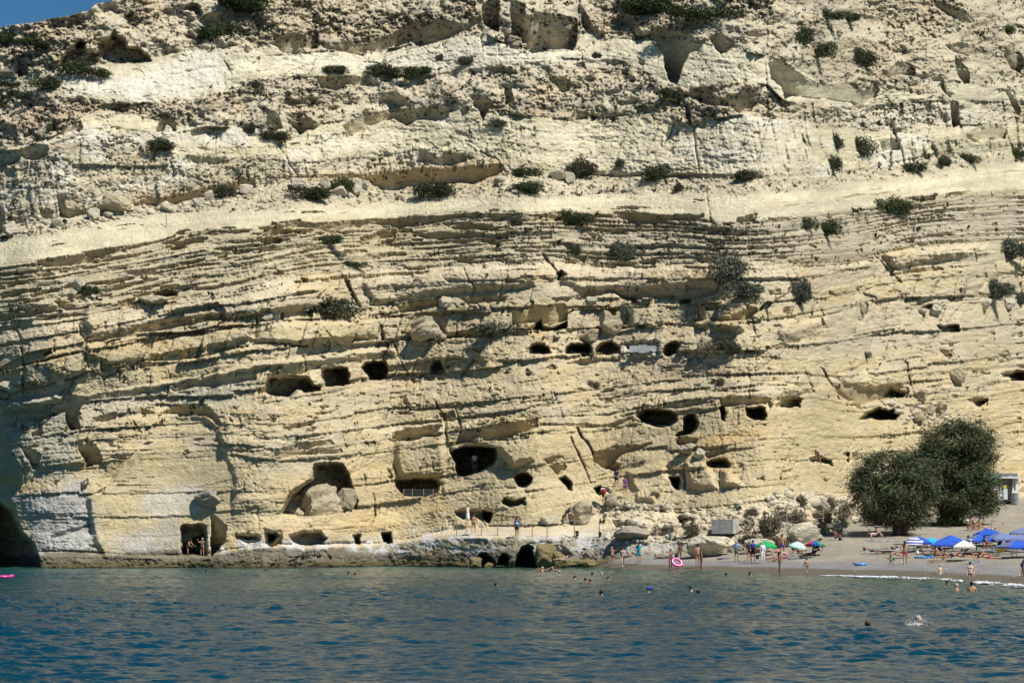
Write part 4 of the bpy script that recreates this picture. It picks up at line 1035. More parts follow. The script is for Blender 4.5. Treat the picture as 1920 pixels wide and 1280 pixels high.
# ------------------------------------------------------------------ boulders
BR = [rock_material("boulder_tan", False, (.46,.39,.26)), rock_material("boulder_pale", False, (.60,.54,.40)), rock_material("boulder_grey", False, (.36,.32,.25)), rock_material("boulder_algae", False, (.24,.19,.09))]
def boulder_mesh(seed, mi):
    r = random.Random(seed)
    bm = bmesh.new(); bmesh.ops.create_icosphere(bm, subdivisions=4, radius=1.0)
    for k in range(9):                       # hewn flats
        n = Vector((r.gauss(0, 1), r.gauss(0, 1), r.gauss(0, .8))).normalized(); h = r.uniform(.52, .82)
        for v in bm.verts:
            e = v.co.dot(n) - h
            if e > 0: v.co -= n * e * .98
    s1 = seed * 3.1
    for v in bm.verts:
        c = v.co
        f = 0
        for fr, am in ((1.3, .13), (3.1, .09), (7.5, .055), (16, .03)):
            f += am * float(vn(np.array([c.x * fr + s1 + c.z * fr * .7]), np.array([c.y * fr - c.z * fr * .8 + s1]), int(fr))[0])
        v.co += c.normalized() * f
    me = bpy.data.meshes.new("boulder"); bm.to_mesh(me); bm.free(); me.materials.append(BR[mi]); return me
BM_ = {(s, m_): boulder_mesh(s * 5 + m_ + 2, m_) for s in range(4) for m_ in range(4)}
BOULD = [  # u, base v, w, h, material, ground, label
 (1089,981,56,40,0,'c',"large angular brown boulder beside the walkway"),
 (1062,984,16,12,1,'c',"small pale stone at the left foot of the large walkway boulder"),
 (1030,986,34,16,1,'c',"flat pale boulder on the walkway left of the large boulder"),
 (1185,1011,56,22,2,'c',"dark flat boulder under the leaning slab behind the fence"),
 (1336,1041,80,40,1,'b',"big rounded pale boulder on the beach with salt-white base"),
 (550,974,58,40,0,'c',"left boulder of the three wedged in the great lower hollow"),
 (604,977,78,66,0,'c',"central and largest boulder wedged in the great lower hollow"),
 (651,955,38,38,0,'c',"right boulder of the three wedged in the great lower hollow"),
 (636,965,30,14,0,'c',"low rubble block under the right wedged boulder"),
 (390,953,46,36,2,'c',"dark round boulder stuck on the smooth wall above the square doorway"),
 (212,402,56,34,0,'c',"large cracked boulder under the brown overhang at left"),
 (176,414,24,22,1,'c',"upright white boulder left of the cracked boulder"),
 (204,412,18,14,1,'c',"small white boulder at the foot of the cracked boulder"),
 (108,428,24,16,1,'c',"white rounded boulder on the ledge at far left"),
 (22,445,34,24,1,'c',"white blocky boulder at the left edge of the ledge"),
 (316,398,26,14,1,'c',"flat pale boulder on the ledge right of the cracked boulder"),
 (370,388,20,18,1,'c',"first pale block of the stone heap on the ledge"),
 (392,380,22,20,1,'c',"tallest pale block of the stone heap on the ledge"),
 (462,366,24,20,1,'c',"pale block at the right end of the stone heap"),
 (665,366,30,30,1,'c',"round white boulder between the round shrub and the brown overhang"),
 (686,360,16,22,1,'c',"narrow boulder leaning on the round white boulder"),
 (637,369,30,16,1,'c',"low triangular white boulder under the round shrub"),
 (558,358,32,22,1,'c',"pale boulder above the long dark shrub"),
 (610,356,20,22,1,'c',"pale upright boulder between the two shrubs on the ledge"),
 (150,548,22,26,1,'c',"tall white stone left of the green bush on the thin ledges"),
 (137,558,18,13,1,'c',"small white stone below the tall white stone"),
 (232,524,18,10,1,'c',"single white stone lying on the thin ledges"),
 (290,573,58,16,0,'c',"long low brown boulder under the draped shrub"),
 (496,603,26,16,1,'c',"low block left of the square block on the bed"),
 (518,602,20,24,1,'c',"square standing block left of the wide dark shrub"),
 (797,640,60,42,0,'c',"big tilted block lying between the broken beds"),
 (836,577,28,16,1,'c',"rounded pale block in the shaded recess"),
 (830,640,16,14,1,'c',"small pale block right of the big tilted block"),
 (1043,338,32,18,1,'c',"left white boulder on the central rubble slope"),
 (1066,347,20,24,1,'c',"right white boulder on the central rubble slope"),
 (1108,572,22,14,1,'c',"pale stone under the long shaded overhang"),
 (1142,628,44,40,0,'c',"broken upright block above the upper cave row"),
 (1108,640,40,20,0,'c',"flat dark-faced block left of the upright block"),
 (1322,664,28,30,0,'c',"squared pillar block right of the last upper cave"),
 (1797,722,34,28,0,'c',"loose cube-like boulder on the slope near the right edge"),
 (1764,776,28,22,0,'c',"pale boulder above the green tree"),
 (1728,752,28,20,0,'c',"tumbled boulder beside the smooth block's cave"),
 (1722,792,24,18,0,'c',"boulder lying below the low wide cave"),
 (1745,780,18,18,0,'c',"small boulder between two larger ones above the tree"),
 (1290,850,38,16,0,'c',"flat boulder wedged below the double cave"),
 (1312,860,24,16,1,'c',"pale block under the wedged flat boulder"),
 (1146,950,26,22,0,'c',"upright boulder beside the person with the red bag"),
 (24,736,46,20,1,'c',"smooth pale boulder perched on the bed at the left edge"),
 (6,748,26,14,1,'c',"smaller pale boulder at the very left edge of the bed"),
 (112,722,22,14,1,'c',"small pale boulder sitting in the shaded notch at left"),
 (88,722,44,44,2,'c',"dark split boulder in the notch at left"),
 (1617,592,18,20,0,'c',"small boulder near the grey bush, upper right"),
 (1730,592,22,14,1,'c',"pale stones in front of the small dark cave, right"),
 (1755,592,26,18,1,'c',"rounded pale boulder in front of the small dark cave, right"),
 (1845,582,30,22,1,'c',"squared pale boulder under the silver-grey shrub"),
 (1890,580,26,20,1,'c',"pale boulder right of the silver-grey shrub"),
 (1020,1065,46,46,3,'w',"tall olive-brown boulder standing in the water at the cliff's foot"),
 (1046,1064,34,30,3,'w',"rough boulder at the waterline where people lean"),
 (1104,1050,22,20,2,'w',"dark pointed rock at the edge of the sand"),
 (1090,1060,60,14,3,'w',"long flat algae-covered rock at the edge of the sand"),
 (890,1066,28,22,3,'w',"pointed brown rock at the waterline below the walkway"),
 (915,1066,18,12,3,'w',"low brown rock at the waterline beside the pointed one"),
 (1000,960,1,1,0,'x',""),
 (1242,1046,34,8,2,'b',"low flat rock slab half buried in the sand"),
 (1425,1034,56,24,1,'b',"pale flat rock behind the green umbrella"),
 (1462,1024,34,26,1,'b',"pale rock left of the red umbrella"),
 (1505,1021,66,38,1,'b',"big pale angular rock behind the red umbrella"),
 (1480,996,34,16,1,'c',"pale flat rock on top of the sand bank"),
 (1530,1014,22,14,1,'b',"pale stone right of the big angular rock"),
 (1566,998,24,20,1,'b',"knobbly pale rock at the top of the sand"),
 (1585,1006,14,10,1,'b',"small stone beside the seated man at the sand's top"),
 (1596,979,16,11,1,'b',"first pale stone under the left edge of the tree"),
 (1612,978,16,14,1,'b',"second pale stone under the left edge of the tree"),
 (1631,984,30,24,2,'b',"largest grey stone in the shade of the tree"),
 (1873,955,8,6,1,'b',"little round stone on the sand below the hut"),
 (1541,968,34,30,2,'c',"large grey stone among the dry brush"),
]
def put_boulders():
    r = random.Random(9); k = 0
    for (u, v, w, h, mi, g, lab) in BOULD:
        if g == 'x': continue
        k += 1
        if g == 'b': p, d = on_beach(u, v)
        elif g == 'w':
            d = 15400.0 / (min(v, 1064) - 990); d = min(d, 209.0 if u < 1060 else 206.0); p = Vector(P(u, v, d).tolist()); p.z = max(p.z, -.1)
        else: p, d = on_cliff(u, v - 2, 0, 2)
        mpp = d / F
        if g == 'c' and 520 < u < 680 and v > 940:
            d = on_cliff(700, 940)[1] - 2.2; p = Vector(P(u, v, d).tolist())
        o = link("boulder", BM_[(k % 4, mi)])
        o.scale = (w * mpp * .58, w * mpp * .42, h * mpp * .60)
        o.location = p + Vector((0, -w * mpp * .10, h * mpp * .47))
        o.rotation_euler = (r.uniform(-.15, .15), r.uniform(-.12, .12), r.choice((0, 3.14)) + r.uniform(-.4, .4))
        tag(o, lab, "boulder", "boulders lying on the cliff and beach")
put_boulders()
# ------------------------------------------------------------------ people
SKIN = {'t': mat("skin_tan", (.42,.22,.13), .5, .08, 5), 'p': mat("skin_pale", (.62,.40,.30), .5, .08, 5), 'd': mat("skin_dark", (.22,.105,.06), .5, .08, 5)}
HAIR = {'k': mat("hair_black", (.012,.010,.009), .5, .3, 20), 'n': mat("hair_brown", (.06,.033,.018), .5, .3, 20), 'g': mat("hair_grey", (.42,.40,.38), .6, .2, 20), 'o': mat("hair_blond", (.42,.27,.12), .5, .25, 20), 'r': mat("hair_red", (.20,.06,.02), .5, .25, 20)}
CLO = {}
def cloth(name, col): 
    if name not in CLO: CLO[name] = mat("cloth_" + name, col, .85, .18, 9, .3, 40)
    return CLO[name]
for n_, c_ in dict(black=(.015,.015,.018), white=(.78,.77,.74), turquoise=(.02,.42,.60), blue=(.03,.08,.42), sky=(.22,.42,.78), red=(.55,.02,.05), pink=(.80,.05,.28), rose=(.70,.32,.34),
                   grey=(.20,.20,.19), navy=(.02,.03,.09), purple=(.15,.06,.20), khaki=(.22,.20,.13), orange=(.62,.22,.10), yellow=(.75,.55,.04), green=(.02,.35,.12),
                   teal=(.01,.22,.24), brown=(.16,.08,.04), lightblue=(.45,.62,.80), mint=(.50,.80,.68)).items(): cloth(n_, c_)
def dv(a, out=0.0, side=0): return Vector((side * math.sin(out), -math.sin(a) * math.cos(out), -math.cos(a) * math.cos(out)))
R_ = math.radians
POSE = {   # torso lean back, thighs, shins, upper arms, forearms, arm spread, head extra lean
 'stand': (2, (2, -3), (-2, -6), (4, -4), (14, 8), 12, 0), 'walk': (-4, (22, -16), (4, -34), (-18, 22), (4, 42), 10, 0),
 'hips': (2, (5, -2), (0, -4), (-20, -20), (45, 45), 45, 0), 'photo': (2, (3, -3), (0, -5), (70, 70), (150, 150), 14, 0),
 'bend': (-38, (18, -4), (2, -10), (30, 36), (60, 70), 12, -10), 'reach': (-14, (14, -8), (0, -14), (35, 75), (50, 90), 10, -20), 'wide': (3, (8, -8), (2, -12), (55, 50), (60, 62), 45, -8),
 'chair': (14, (84, 80), (8, 0), (28, 34), (70, 74), 10, -6), 'sitknees': (12, (132, 124), (28, 18), (52, 46), (74, 70), 14, 0), 'sitlegs': (24, (92, 98), (84, 74), (-28, -24), (-4, -6), 16, -4),
 'cross': (-16, (112, 100), (30, 24), (40, 44), (90, 95), 16, -10), 'lounge': (58, (96, 100), (78, 74), (30, 26), (66, 70), 18, -14), 'lieback': (86, (90, 88), (88, 84), (10, 14), (20, 30), 22, -4),
 'lieknees': (86, (140, 128), (34, 24), (8, 10), (30, 40), 24, -4), 'liefront': (-88, (-90, -88), (-92, -86), (-150, -150), (-100, -100), 35, 20), 'prop': (-62, (-88, -90), (-96, -120), (40, 44), (84, 80), 14, 50),
 'swim': (-70, (-80, -95), (-88, -80), (110, 60), (120, 90), 20, 60),
}
def joints(pose):
    t, th, sh, ua, fa, sp, hd = POSE[pose]
    sp = R_(sp)
    up = Vector((0, math.sin(R_(t)), math.cos(R_(t)))); hup = Vector((0, math.sin(R_(t - hd)), math.cos(R_(t - hd)))); fw = Vector((0, -math.cos(R_(t)), math.sin(R_(t))))
    J = {'pel': Vector((0, 0, 0))}
    J['waist'] = up * .17; J['chest'] = up * .38 + fw * .01; J['neck'] = up * .52; J['head'] = J['neck'] + hup * .12; J['top'] = J['head'] + hup * .085
    for s, n in ((-1, 'R'), (1, 'L')):
        i = 0 if s < 0 else 1
        J['sh' + n] = up * .45 + Vector((s * .17, 0, 0)); J['el' + n] = J['sh' + n] + dv(R_(ua[i]), sp, s) * .28
        J['wr' + n] = J['el' + n] + dv(R_(fa[i]), sp * .3, s if pose != 'hips' else -s * 2.4) * .25; d_ = (J['wr' + n] - J['el' + n]).normalized(); J['ha' + n] = J['wr' + n] + d_ * .07
        J['hi' + n] = Vector((s * .09, 0, -.04)); J['kn' + n] = J['hi' + n] + dv(R_(th[i]), R_(3), s) * .42
        J['an' + n] = J['kn' + n] + dv(R_(sh[i]), R_(1), s) * .41
        fd = dv(R_(sh[i] + 80), 0, s); J['to' + n] = J['an' + n] + fd * .15 + dv(R_(sh[i])) * .04
    mz = min(v.z for v in J.values()) - (.03 if pose in ('stand', 'walk', 'hips', 'photo', 'bend', 'reach', 'wide') else .085)
    for v in J.values(): v.z -= mz
    J['_up'], J['_h'], J['_f'] = up, hup, fw
    return J
RAD = {'pel': .125, 'waist': .115, 'chest': .135, 'neck': .055, 'head': .085, 'top': .07, 'sh': .062, 'el': .042, 'wr': .030, 'ha': .034, 'hi': .092, 'kn': .058, 'an': .038, 'to': .036}
def skin_mesh(name, pts, edges, rads, root=0, sub=1):
    me = bpy.data.meshes.new(name); me.from_pydata([tuple(p) for p in pts], edges, [])
    o = bpy.data.objects.new(name, me); COL.objects.link(o)
    m = o.modifiers.new("s", 'SKIN'); m.use_smooth_shade = True
    o.modifiers.new("u", 'SUBSURF').levels = sub
    for i, r in enumerate(rads):
        sv = me.skin_vertices[0].data[i]; sv.radius = (r, r); sv.use_root = (i == root)
    dg = bpy.context.evaluated_depsgraph_get(); dg.update()
    out = bpy.data.meshes.new_from_object(o.evaluated_get(dg)); out.name = name
    bpy.data.objects.remove(o); return out
_bc = {}
def body(pose):
    if pose in _bc: return _bc[pose]
    J = joints(pose); ks = [k for k in J if k[0] != '_']; ix = {k: i for i, k in enumerate(ks)}
    E = [('pel','waist'),('waist','chest'),('chest','neck'),('neck','head'),('head','top')]
    for n in 'RL': E += [('chest','sh'+n),('sh'+n,'el'+n),('el'+n,'wr'+n),('wr'+n,'ha'+n),('pel','hi'+n),('hi'+n,'kn'+n),('kn'+n,'an'+n),('an'+n,'to'+n)]
    me = skin_mesh("body", [J[k] for k in ks], [(ix[a], ix[b]) for a, b in E], [RAD.get(k, RAD.get(k[:2], .05)) for k in ks], ix['pel'])
    # fingers, nose and ears grown onto the same mesh
    bm = bmesh.new(); bm.from_mesh(me)
    mb = MB(); mb.bm.free(); mb.bm = bm
    f = J['_f']; h = J['head']
    hf = Vector((0, -J['_h'].z, J['_h'].y))
    mb.tube(h + hf * .07, h + hf * .115 - J['_h'] * .012, .016, .008, 5)
    for s in (-1, 1): mb.ball(h + Vector((s * .085, 0, 0)), (.012, .02, .03), 5, 4)
    for n, s in (('R', -1), ('L', 1)):
        d_ = (J['ha' + n] - J['wr' + n]).normalized(); sd = d_.cross(Vector((1, 0, 0)))
        sd = sd.normalized() if sd.length > .1 else Vector((0, 0, 1))
        for q, L_ in ((-.024, .07), (-.008, .082), (.008, .078), (.024, .062)): mb.tube(J['ha' + n] + sd * q, J['ha' + n] + sd * q * 1.2 + d_ * L_, .009, .007, 4)
        mb.tube(J['wr' + n] + d_ * .03 + sd * .02, J['wr' + n] + d_ * .07 + sd * .055, .010, .008, 4)
    bm.to_mesh(me); bm.free()
    for p in me.polygons: p.use_smooth = True
    _bc[pose] = (me, J); return _bc[pose]
_gc = {}
def garment(pose, kind):
    k = (pose, kind)
    if k in _gc: return _gc[k]
    J = body(pose)[1]
    def L(a, b, t): return J[a].lerp(J[b], t)
    w = .022
    if kind in ('trunks', 'brief', 'trousers', 'shorts'):
        leg = {'trunks': .45, 'shorts': .75, 'brief': .10, 'trousers': 1.0}[kind]; pw = .0 if kind == 'brief' else .012
        pts = [J['pel'], L('pel','waist', .45), J['hiR'], J['hiL']]; rad = [RAD['pel'] + w, RAD['pel'] + .012, RAD['hi'] + w, RAD['hi'] + w]; E = [(0,1),(0,2),(0,3)]
        for n, b in (('R', 2), ('L', 3)):
            pts.append(L('hi' + n, 'kn' + n, leg)); rad.append(RAD['hi'] * (1 - leg) + RAD['kn'] * leg + w + pw); E.append((b, len(pts) - 1))
            if kind == 'trousers': pts.append(L('kn' + n, 'an' + n, .9)); rad.append(.062); E.append((len(pts) - 2, len(pts) - 1))
    elif kind in ('shirt', 'tank', 'longshirt'):
        pts = [J['chest'], J['waist'], L('pel','waist', .1 if kind != 'longshirt' else -.6), L('chest','neck', .75)]; rad = [RAD['chest'] + w, RAD['waist'] + w + .01, RAD['pel'] + w + .008, .062]; E = [(0,1),(1,2),(0,3)]
        for n in 'RL':
            pts.append(J['sh' + n]); rad.append(RAD['sh'] + w); E.append((0, len(pts) - 1))
            if kind != 'tank': pts.append(L('sh' + n, 'el' + n, .62)); rad.append(.064); E.append((len(pts) - 2, len(pts) - 1))
    elif kind == 'top':
        pts = [L('waist','chest', .72), L('chest','neck', .1)]; rad = [.143, .142]; E = [(0,1)]
    elif kind == 'suit':
        pts = [J['pel'], J['waist'], J['chest'], J['hiR'], J['hiL']]; rad = [.140, .130, .148, .108, .108]; E = [(0,1),(1,2),(0,3),(0,4)]
    elif kind == 'dress':
        b = Vector((J['pel'].x, J['pel'].y, .25)); pts = [J['chest'], J['waist'], J['pel'], J['pel'].lerp(b, .5), b]; rad = [.152, .135, .165, .20, .25]; E = [(0,1),(1,2),(2,3),(3,4)]
    _gc[k] = skin_mesh(kind, pts, E, rad, 0); return _gc[k]
_hc = {}
def hairm(pose, kind):
    k = (pose, kind)
    if k in _hc: return _hc[k]
    J = body(pose)[1]; h = J['head']; u = J['_h']; bk = Vector((0, u.z, -u.y)); mb = MB()
    if kind == 'short': mb.ball(h + u * .045 + bk * .022, (.100, .102, .090), 12, 8)
    elif kind == 'long':
        mb.ball(h + u * .04 + bk * .025, (.108, .108, .10), 12, 8); mb.tube(h + bk * .07 + u * .04, h + bk * .11 - u * .20, .075, .045, 8)
    elif kind == 'bun': mb.ball(h + u * .045 + bk * .02, (.102, .105, .09), 12, 8); mb.ball(h + u * .13 + bk * .07, .05, 8, 6)
    elif kind == 'cap': mb.ball(h + u * .065, (.112, .115, .082), 12, 8); f = -bk; mb.tube(h + u * .06 + f * .06, h + u * .045 + f * .19, .085, .07, 8)
    elif kind == 'hat': mb.ball(h + u * .075, (.115, .115, .085), 12, 8); mb.tube(h + u * .045, h + u * .06, .19, .17, 14)
    _hc[k] = mb.mesh(kind, True); return _hc[k]
def person(pos, pose, rz, skin, hair, wears, label, scale=1.0, group="people on the beach and in the water"):
    root = empty("person", pos, R_(rz), label, "person", group); root.scale = (scale,) * 3
    def ch(name, me, m):
        o = bpy.data.objects.new(name, me); COL.objects.link(o); o.parent = root
        if len(me.materials) == 0: me.materials.append(m)
        o.material_slots[0].link = 'OBJECT'; o.material_slots[0].material = m
        return o
    ch("body", body(pose)[0], SKIN[skin])
    kind = {'s': 'short', 'l': 'long', 'b': 'bun'}[hair[1]]
    ch("hair", hairm(pose, kind), HAIR[hair[0]])
    for g, c in wears:
        ch({'brief': 'swim_brief', 'top': 'bikini_top', 'suit': 'swimsuit', 'tank': 'tank_top', 'longshirt': 'long_shirt'}.get(g, g), hairm(pose, g) if g in ('cap', 'hat') else garment(pose, g), CLO[c])
    return root
B, T_, N_ = 'b', 'trunks', []
PEOPLE = [  # u, foot v, ground, pose, turn, skin, hair, clothes, scale, label
 (351,1045,'L','bend',60,'t','ks',[(T_,'black')],1.0,"man in dark trunks looking down in the square sea-level doorway, left"),
 (379,1045,'L','photo',-20,'t','gs',[(T_,'brown')],1.0,"grey-haired man in the square sea-level doorway, hands at his chest"),
 (890,884,'K','stand',170,'t','ns',[('shirt','white'),('shorts','navy')],1.0,"person in white shirt and navy shorts inside the large dark cave"),
 (877,981,'c','photo',20,'p','nl',[('dress','white')],1.0,"woman in a long white dress with raised hands on the walkway"),
 (888,999,'c','walk',175,'t','ns',[(T_,'black')],1.0,"shirtless man in black shorts seen from behind, walking up the walkway"),
 (969,1006,'c','stand',178,'t','ns',[('shirt','navy'),('shorts','black')],1.0,"hiker in dark shirt holding a pole on the walkway"),
 (1061,984,'c','bend',120,'p','ks',[('shirt','black'),('brief','black')],1.0,"person in black top beside the large walkway boulder"),
 (1131,944,'c','walk',-140,'t','gs',[('shirt','white'),('shorts','brown'),('hat','white')],1.0,"person in white hat with the red backpack climbing to the caves"),
 (1156,913,'c','stand',150,'t','ks',[('shirt','navy'),('shorts','black')],1.0,"person in navy shirt standing in the shaded recess"),
 (1172,928,'c','stand',20,'t','nl',[('shirt','purple'),('shorts','purple')],1.0,"person in purple clothes below the shaded recess"),
 (1536,874,'c','bend',-60,'t','ks',[('shirt','black'),('brief','black')],1.0,"person in black stooping at a small low cave, right"),
 (1108,1061,'w','stand',160,'t','gs',[(T_,'black')],.95,"grey-haired man in dark shorts standing at the waterline rocks"),
 (1056,1052,'W','lounge',-90,'p','nl',[('suit','rose')],.95,"pale woman lying back on the sloping waterline rock"),
 (1148,1060,B,'photo',40,'t','gs',[(T_,'black')],.95,"tanned man in black trunks with his hand to his face near the rocks"),
 (1168,1063,B,'walk',10,'p','kl',[('top','black'),('brief','black')],1.0,"dark-haired woman in a black bikini walking near the rocks"),
 (1198,1056,B,'photo',160,'t','kl',[('longshirt','turquoise'),('shorts','turquoise')],1.05,"person in turquoise shirt and shorts taking a photograph"),
 (1257,1067,B,'reach',10,'t','kl',[('suit','teal')],.98,"girl in swimsuit and cap holding the pink ring at the water's edge"),
 (1275,1046,B,'chair',-10,'d','ks',[('shirt','brown'),('trousers','brown')],.9,"person in brown sitting on the low rock slab"),
 (1308,1064,B,'stand',200,'t','ks',[('brief','black')],1.12,"tall tanned man standing behind another man at the water's edge"),
 (1315,1068,B,'stand',90,'d','ns',[(T_,'navy')],.98,"tanned man seen from the side at the water's edge, in front"),
 (1381,1053,B,'hips',150,'t','gs',[('shirt','sky'),('shorts','grey')],1.0,"man in light blue shirt and grey shorts, hands on hips"),
 (1405,1052,B,'stand',170,'t','ns',[('shirt','navy'),('trunks','black')],.95,"person half hidden behind the blue-capped person"),
 (1412,1055,B,'stand',185,'t','ns',[('shirt','blue'),('shorts','black'),('cap','blue')],1.08,"person in blue cap and blue shirt with the dark backpack"),
 (1430,1055,B,'stand',20,'p','gs',[('shirt','white'),('trousers','white')],.98,"person dressed all in white near the green umbrella"),
 (1467,1044,B,'stand',170,'t','ns',[(T_,'blue')],1.10,"shirtless man in blue shorts near the mint umbrella"),
 (1462,1077,B,'stand',80,'d','kl',[('brief','black')],1.0,"dark tanned woman standing at the water's edge, left of the child in blue"),
 (1513,1077,B,'walk',200,'t','ks',[('brief','navy'),('cap','turquoise')],.72,"child in a bright blue cap at the water's edge"),
 (1487,1038,B,'sitknees',100,'d','ks',[(T_,'black')],.95,"tanned person sitting upright below the mint umbrella"),
 (1455,1045,B,'lieback',90,'t','ks',[(T_,'red')],.85,"person lying on the pink towel left of the man in blue shorts"),
 (1476,1044,B,'prop',-90,'p','ks',[('suit','rose')],.9,"person in rose swimsuit propped up behind the man in blue shorts"),
 (1497,1044,B,'lieback',-90,'t','ns',[(T_,'navy')],.9,"person lying stretched out between mint and rainbow umbrellas"),
 (1522,1042,B,'lounge',-95,'d','ks',[('shirt','navy'),('shorts','black')],1.0,"person in dark clothes reclining in the shade of the rainbow umbrella"),
 (1534,1040,B,'chair',-90,'d','ks',[('shirt','purple'),('shorts','navy')],1.0,"person sitting in the red chair under the rainbow umbrella"),
 (1567,1013,B,'sitknees',60,'d','ks',[(T_,'grey')],1.05,"man sitting at the edge of the tree's long shadow"),
 (1451,1054,B,'prop',80,'t','ks',[(T_,'brown')],.75,"child lying propped on the elbows behind the woman at the water's edge"),
 (1634,1037,B,'prop',-85,'t','ks',[('brief','white')],1.0,"sunbather propped up on the dark sunbed"),
 (1660,1038,B,'lounge',-80,'t','nl',[('suit','purple')],1.0,"sunbather reclining on the white sunbed"),
 (1669,1037,B,'lounge',-85,'d','ns',[(T_,'grey')],1.0,"second sunbather behind the white sunbed"),
 (1642,1013,B,'lieknees',90,'p','nl',[('suit','white')],1.0,"sunbather with raised knees in the tree's long shadow"),
 (1652,986,B,'lieknees',90,'t','ks',[('brief','black')],1.0,"left sunbather of the pair lying beside the tree trunk"),
 (1664,987,B,'lieknees',85,'p','nl',[('brief','black')],1.0,"right sunbather of the pair lying beside the tree trunk"),
 (1697,1059,B,'hips',175,'t','kl',[(T_,'red')],1.06,"person in red shorts with hands on hips on the sand"),
 (1671,1064,B,'walk',-60,'t','os',[(T_,'teal')],.68,"blond toddler in teal trunks with the green bucket"),
 (1685,1045,B,'liefront',-80,'t','os',[('brief','rose')],.85,"sunbather lying on the purple towel beside the red shorts"),
 (1737,1038,B,'lieback',90,'d','ks',[(T_,'navy')],1.0,"sunbather lying at the left end of the row of sunbeds"),
 (1748,1036,B,'lounge',-90,'d','kl',[('suit','black')],1.0,"sunbather on the second sunbed of the row"),
 (1768,1036,B,'lounge',95,'d','ks',[(T_,'black')],1.0,"dark sunbather reclining behind the blue chair"),
 (1795,1037,B,'lieknees',-90,'d','ns',[(T_,'brown')],1.0,"sunbather with raised knees beside the blue sunbed"),
 (1753,1050,B,'cross',70,'t','nl',[('brief','orange')],1.0,"woman sitting hunched on the orange towel"),
 (1769,1050,B,'liefront',90,'t','ks',[('brief','black')],.9,"person lying face down on the orange towel"),
 (1804,1049,B,'liefront',-80,'t','ks',[('trunks','navy')],1.08,"man in navy trunks lying on the black towel"),
 (1853,1052,B,'liefront',-88,'t','ks',[('trunks','red')],1.1,"man in red trunks lying on the light blue towel"),
 (1836,1052,B,'lieknees',60,'t','nl',[('suit','black')],.95,"woman with raised knees on the light blue towel"),
 (1818,1039,B,'chair',-60,'t','gs',[('shirt','white'),('shorts','white'),('cap','white')],.85,"person in white shirt and white cap sitting under the white and blue umbrella"),
 (1821,1036,B,'chair',80,'d','kl',[('suit','brown')],1.0,"dark-haired woman sitting behind the person in white"),
 (1831,1027,B,'cross',75,'d','ks',[('brief','black')],1.1,"bare-backed tanned man sitting by the umbrella pole"),
 (1851,1037,B,'chair',60,'d','kl',[('tank','brown'),('brief','red')],1.0,"long-haired woman sitting on the turquoise sunbed"),
 (1873,1038,B,'lounge',0,'t','gs',[('shirt','white'),('hat','white')],.95,"person in white hat lying feet first on the yellow-towelled sunbed"),
 (1816,995,B,'sitknees',120,'t','gs',[('tank','grey'),('cap','white')],1.0,"leftmost of three people sitting in a row, in a white cap"),
 (1826,994,B,'sitknees',110,'t','gs',[('brief','navy'),('hat','rose')],1.05,"middle of three people sitting in a row, in a pink hat"),
 (1836,992,B,'sitknees',-80,'t','ks',[(T_,'navy'),('cap','navy')],1.1,"rightmost of three people sitting in a row, in a navy cap"),
 (1845,1001,B,'lieknees',-90,'t','nl',[('suit','rose')],1.0,"sunbather lying behind the first blue umbrella of the back row"),
 (1852,1002,B,'lieknees',-85,'p','ns',[(T_,'grey')],.95,"second sunbather lying behind the blue umbrellas"),
 (1898,1022,B,'lieback',90,'d','ks',[(T_,'brown')],1.0,"sunbather on the dark sunbed of the back row, right"),
 (1908,1021,B,'lounge',-90,'d','nl',[('suit','brown')],1.0,"sunbather reclining on the back row beside the right umbrella"),
 (1763,1083,'s','stand',10,'p','os',[(T_,'white')],.80,"blond child wading up to the hips in the foam",.55),
 (1820,1087,'s','stand',0,'p','kl',[('top','black'),('brief','black')],1.02,"dark-haired woman in black bikini wading in the foam",.52),
 (1917,1086,B,'bend',60,'t','ks',[(T_,'blue')],1.0,"person in blue trunks bending at the right edge of the picture"),
]
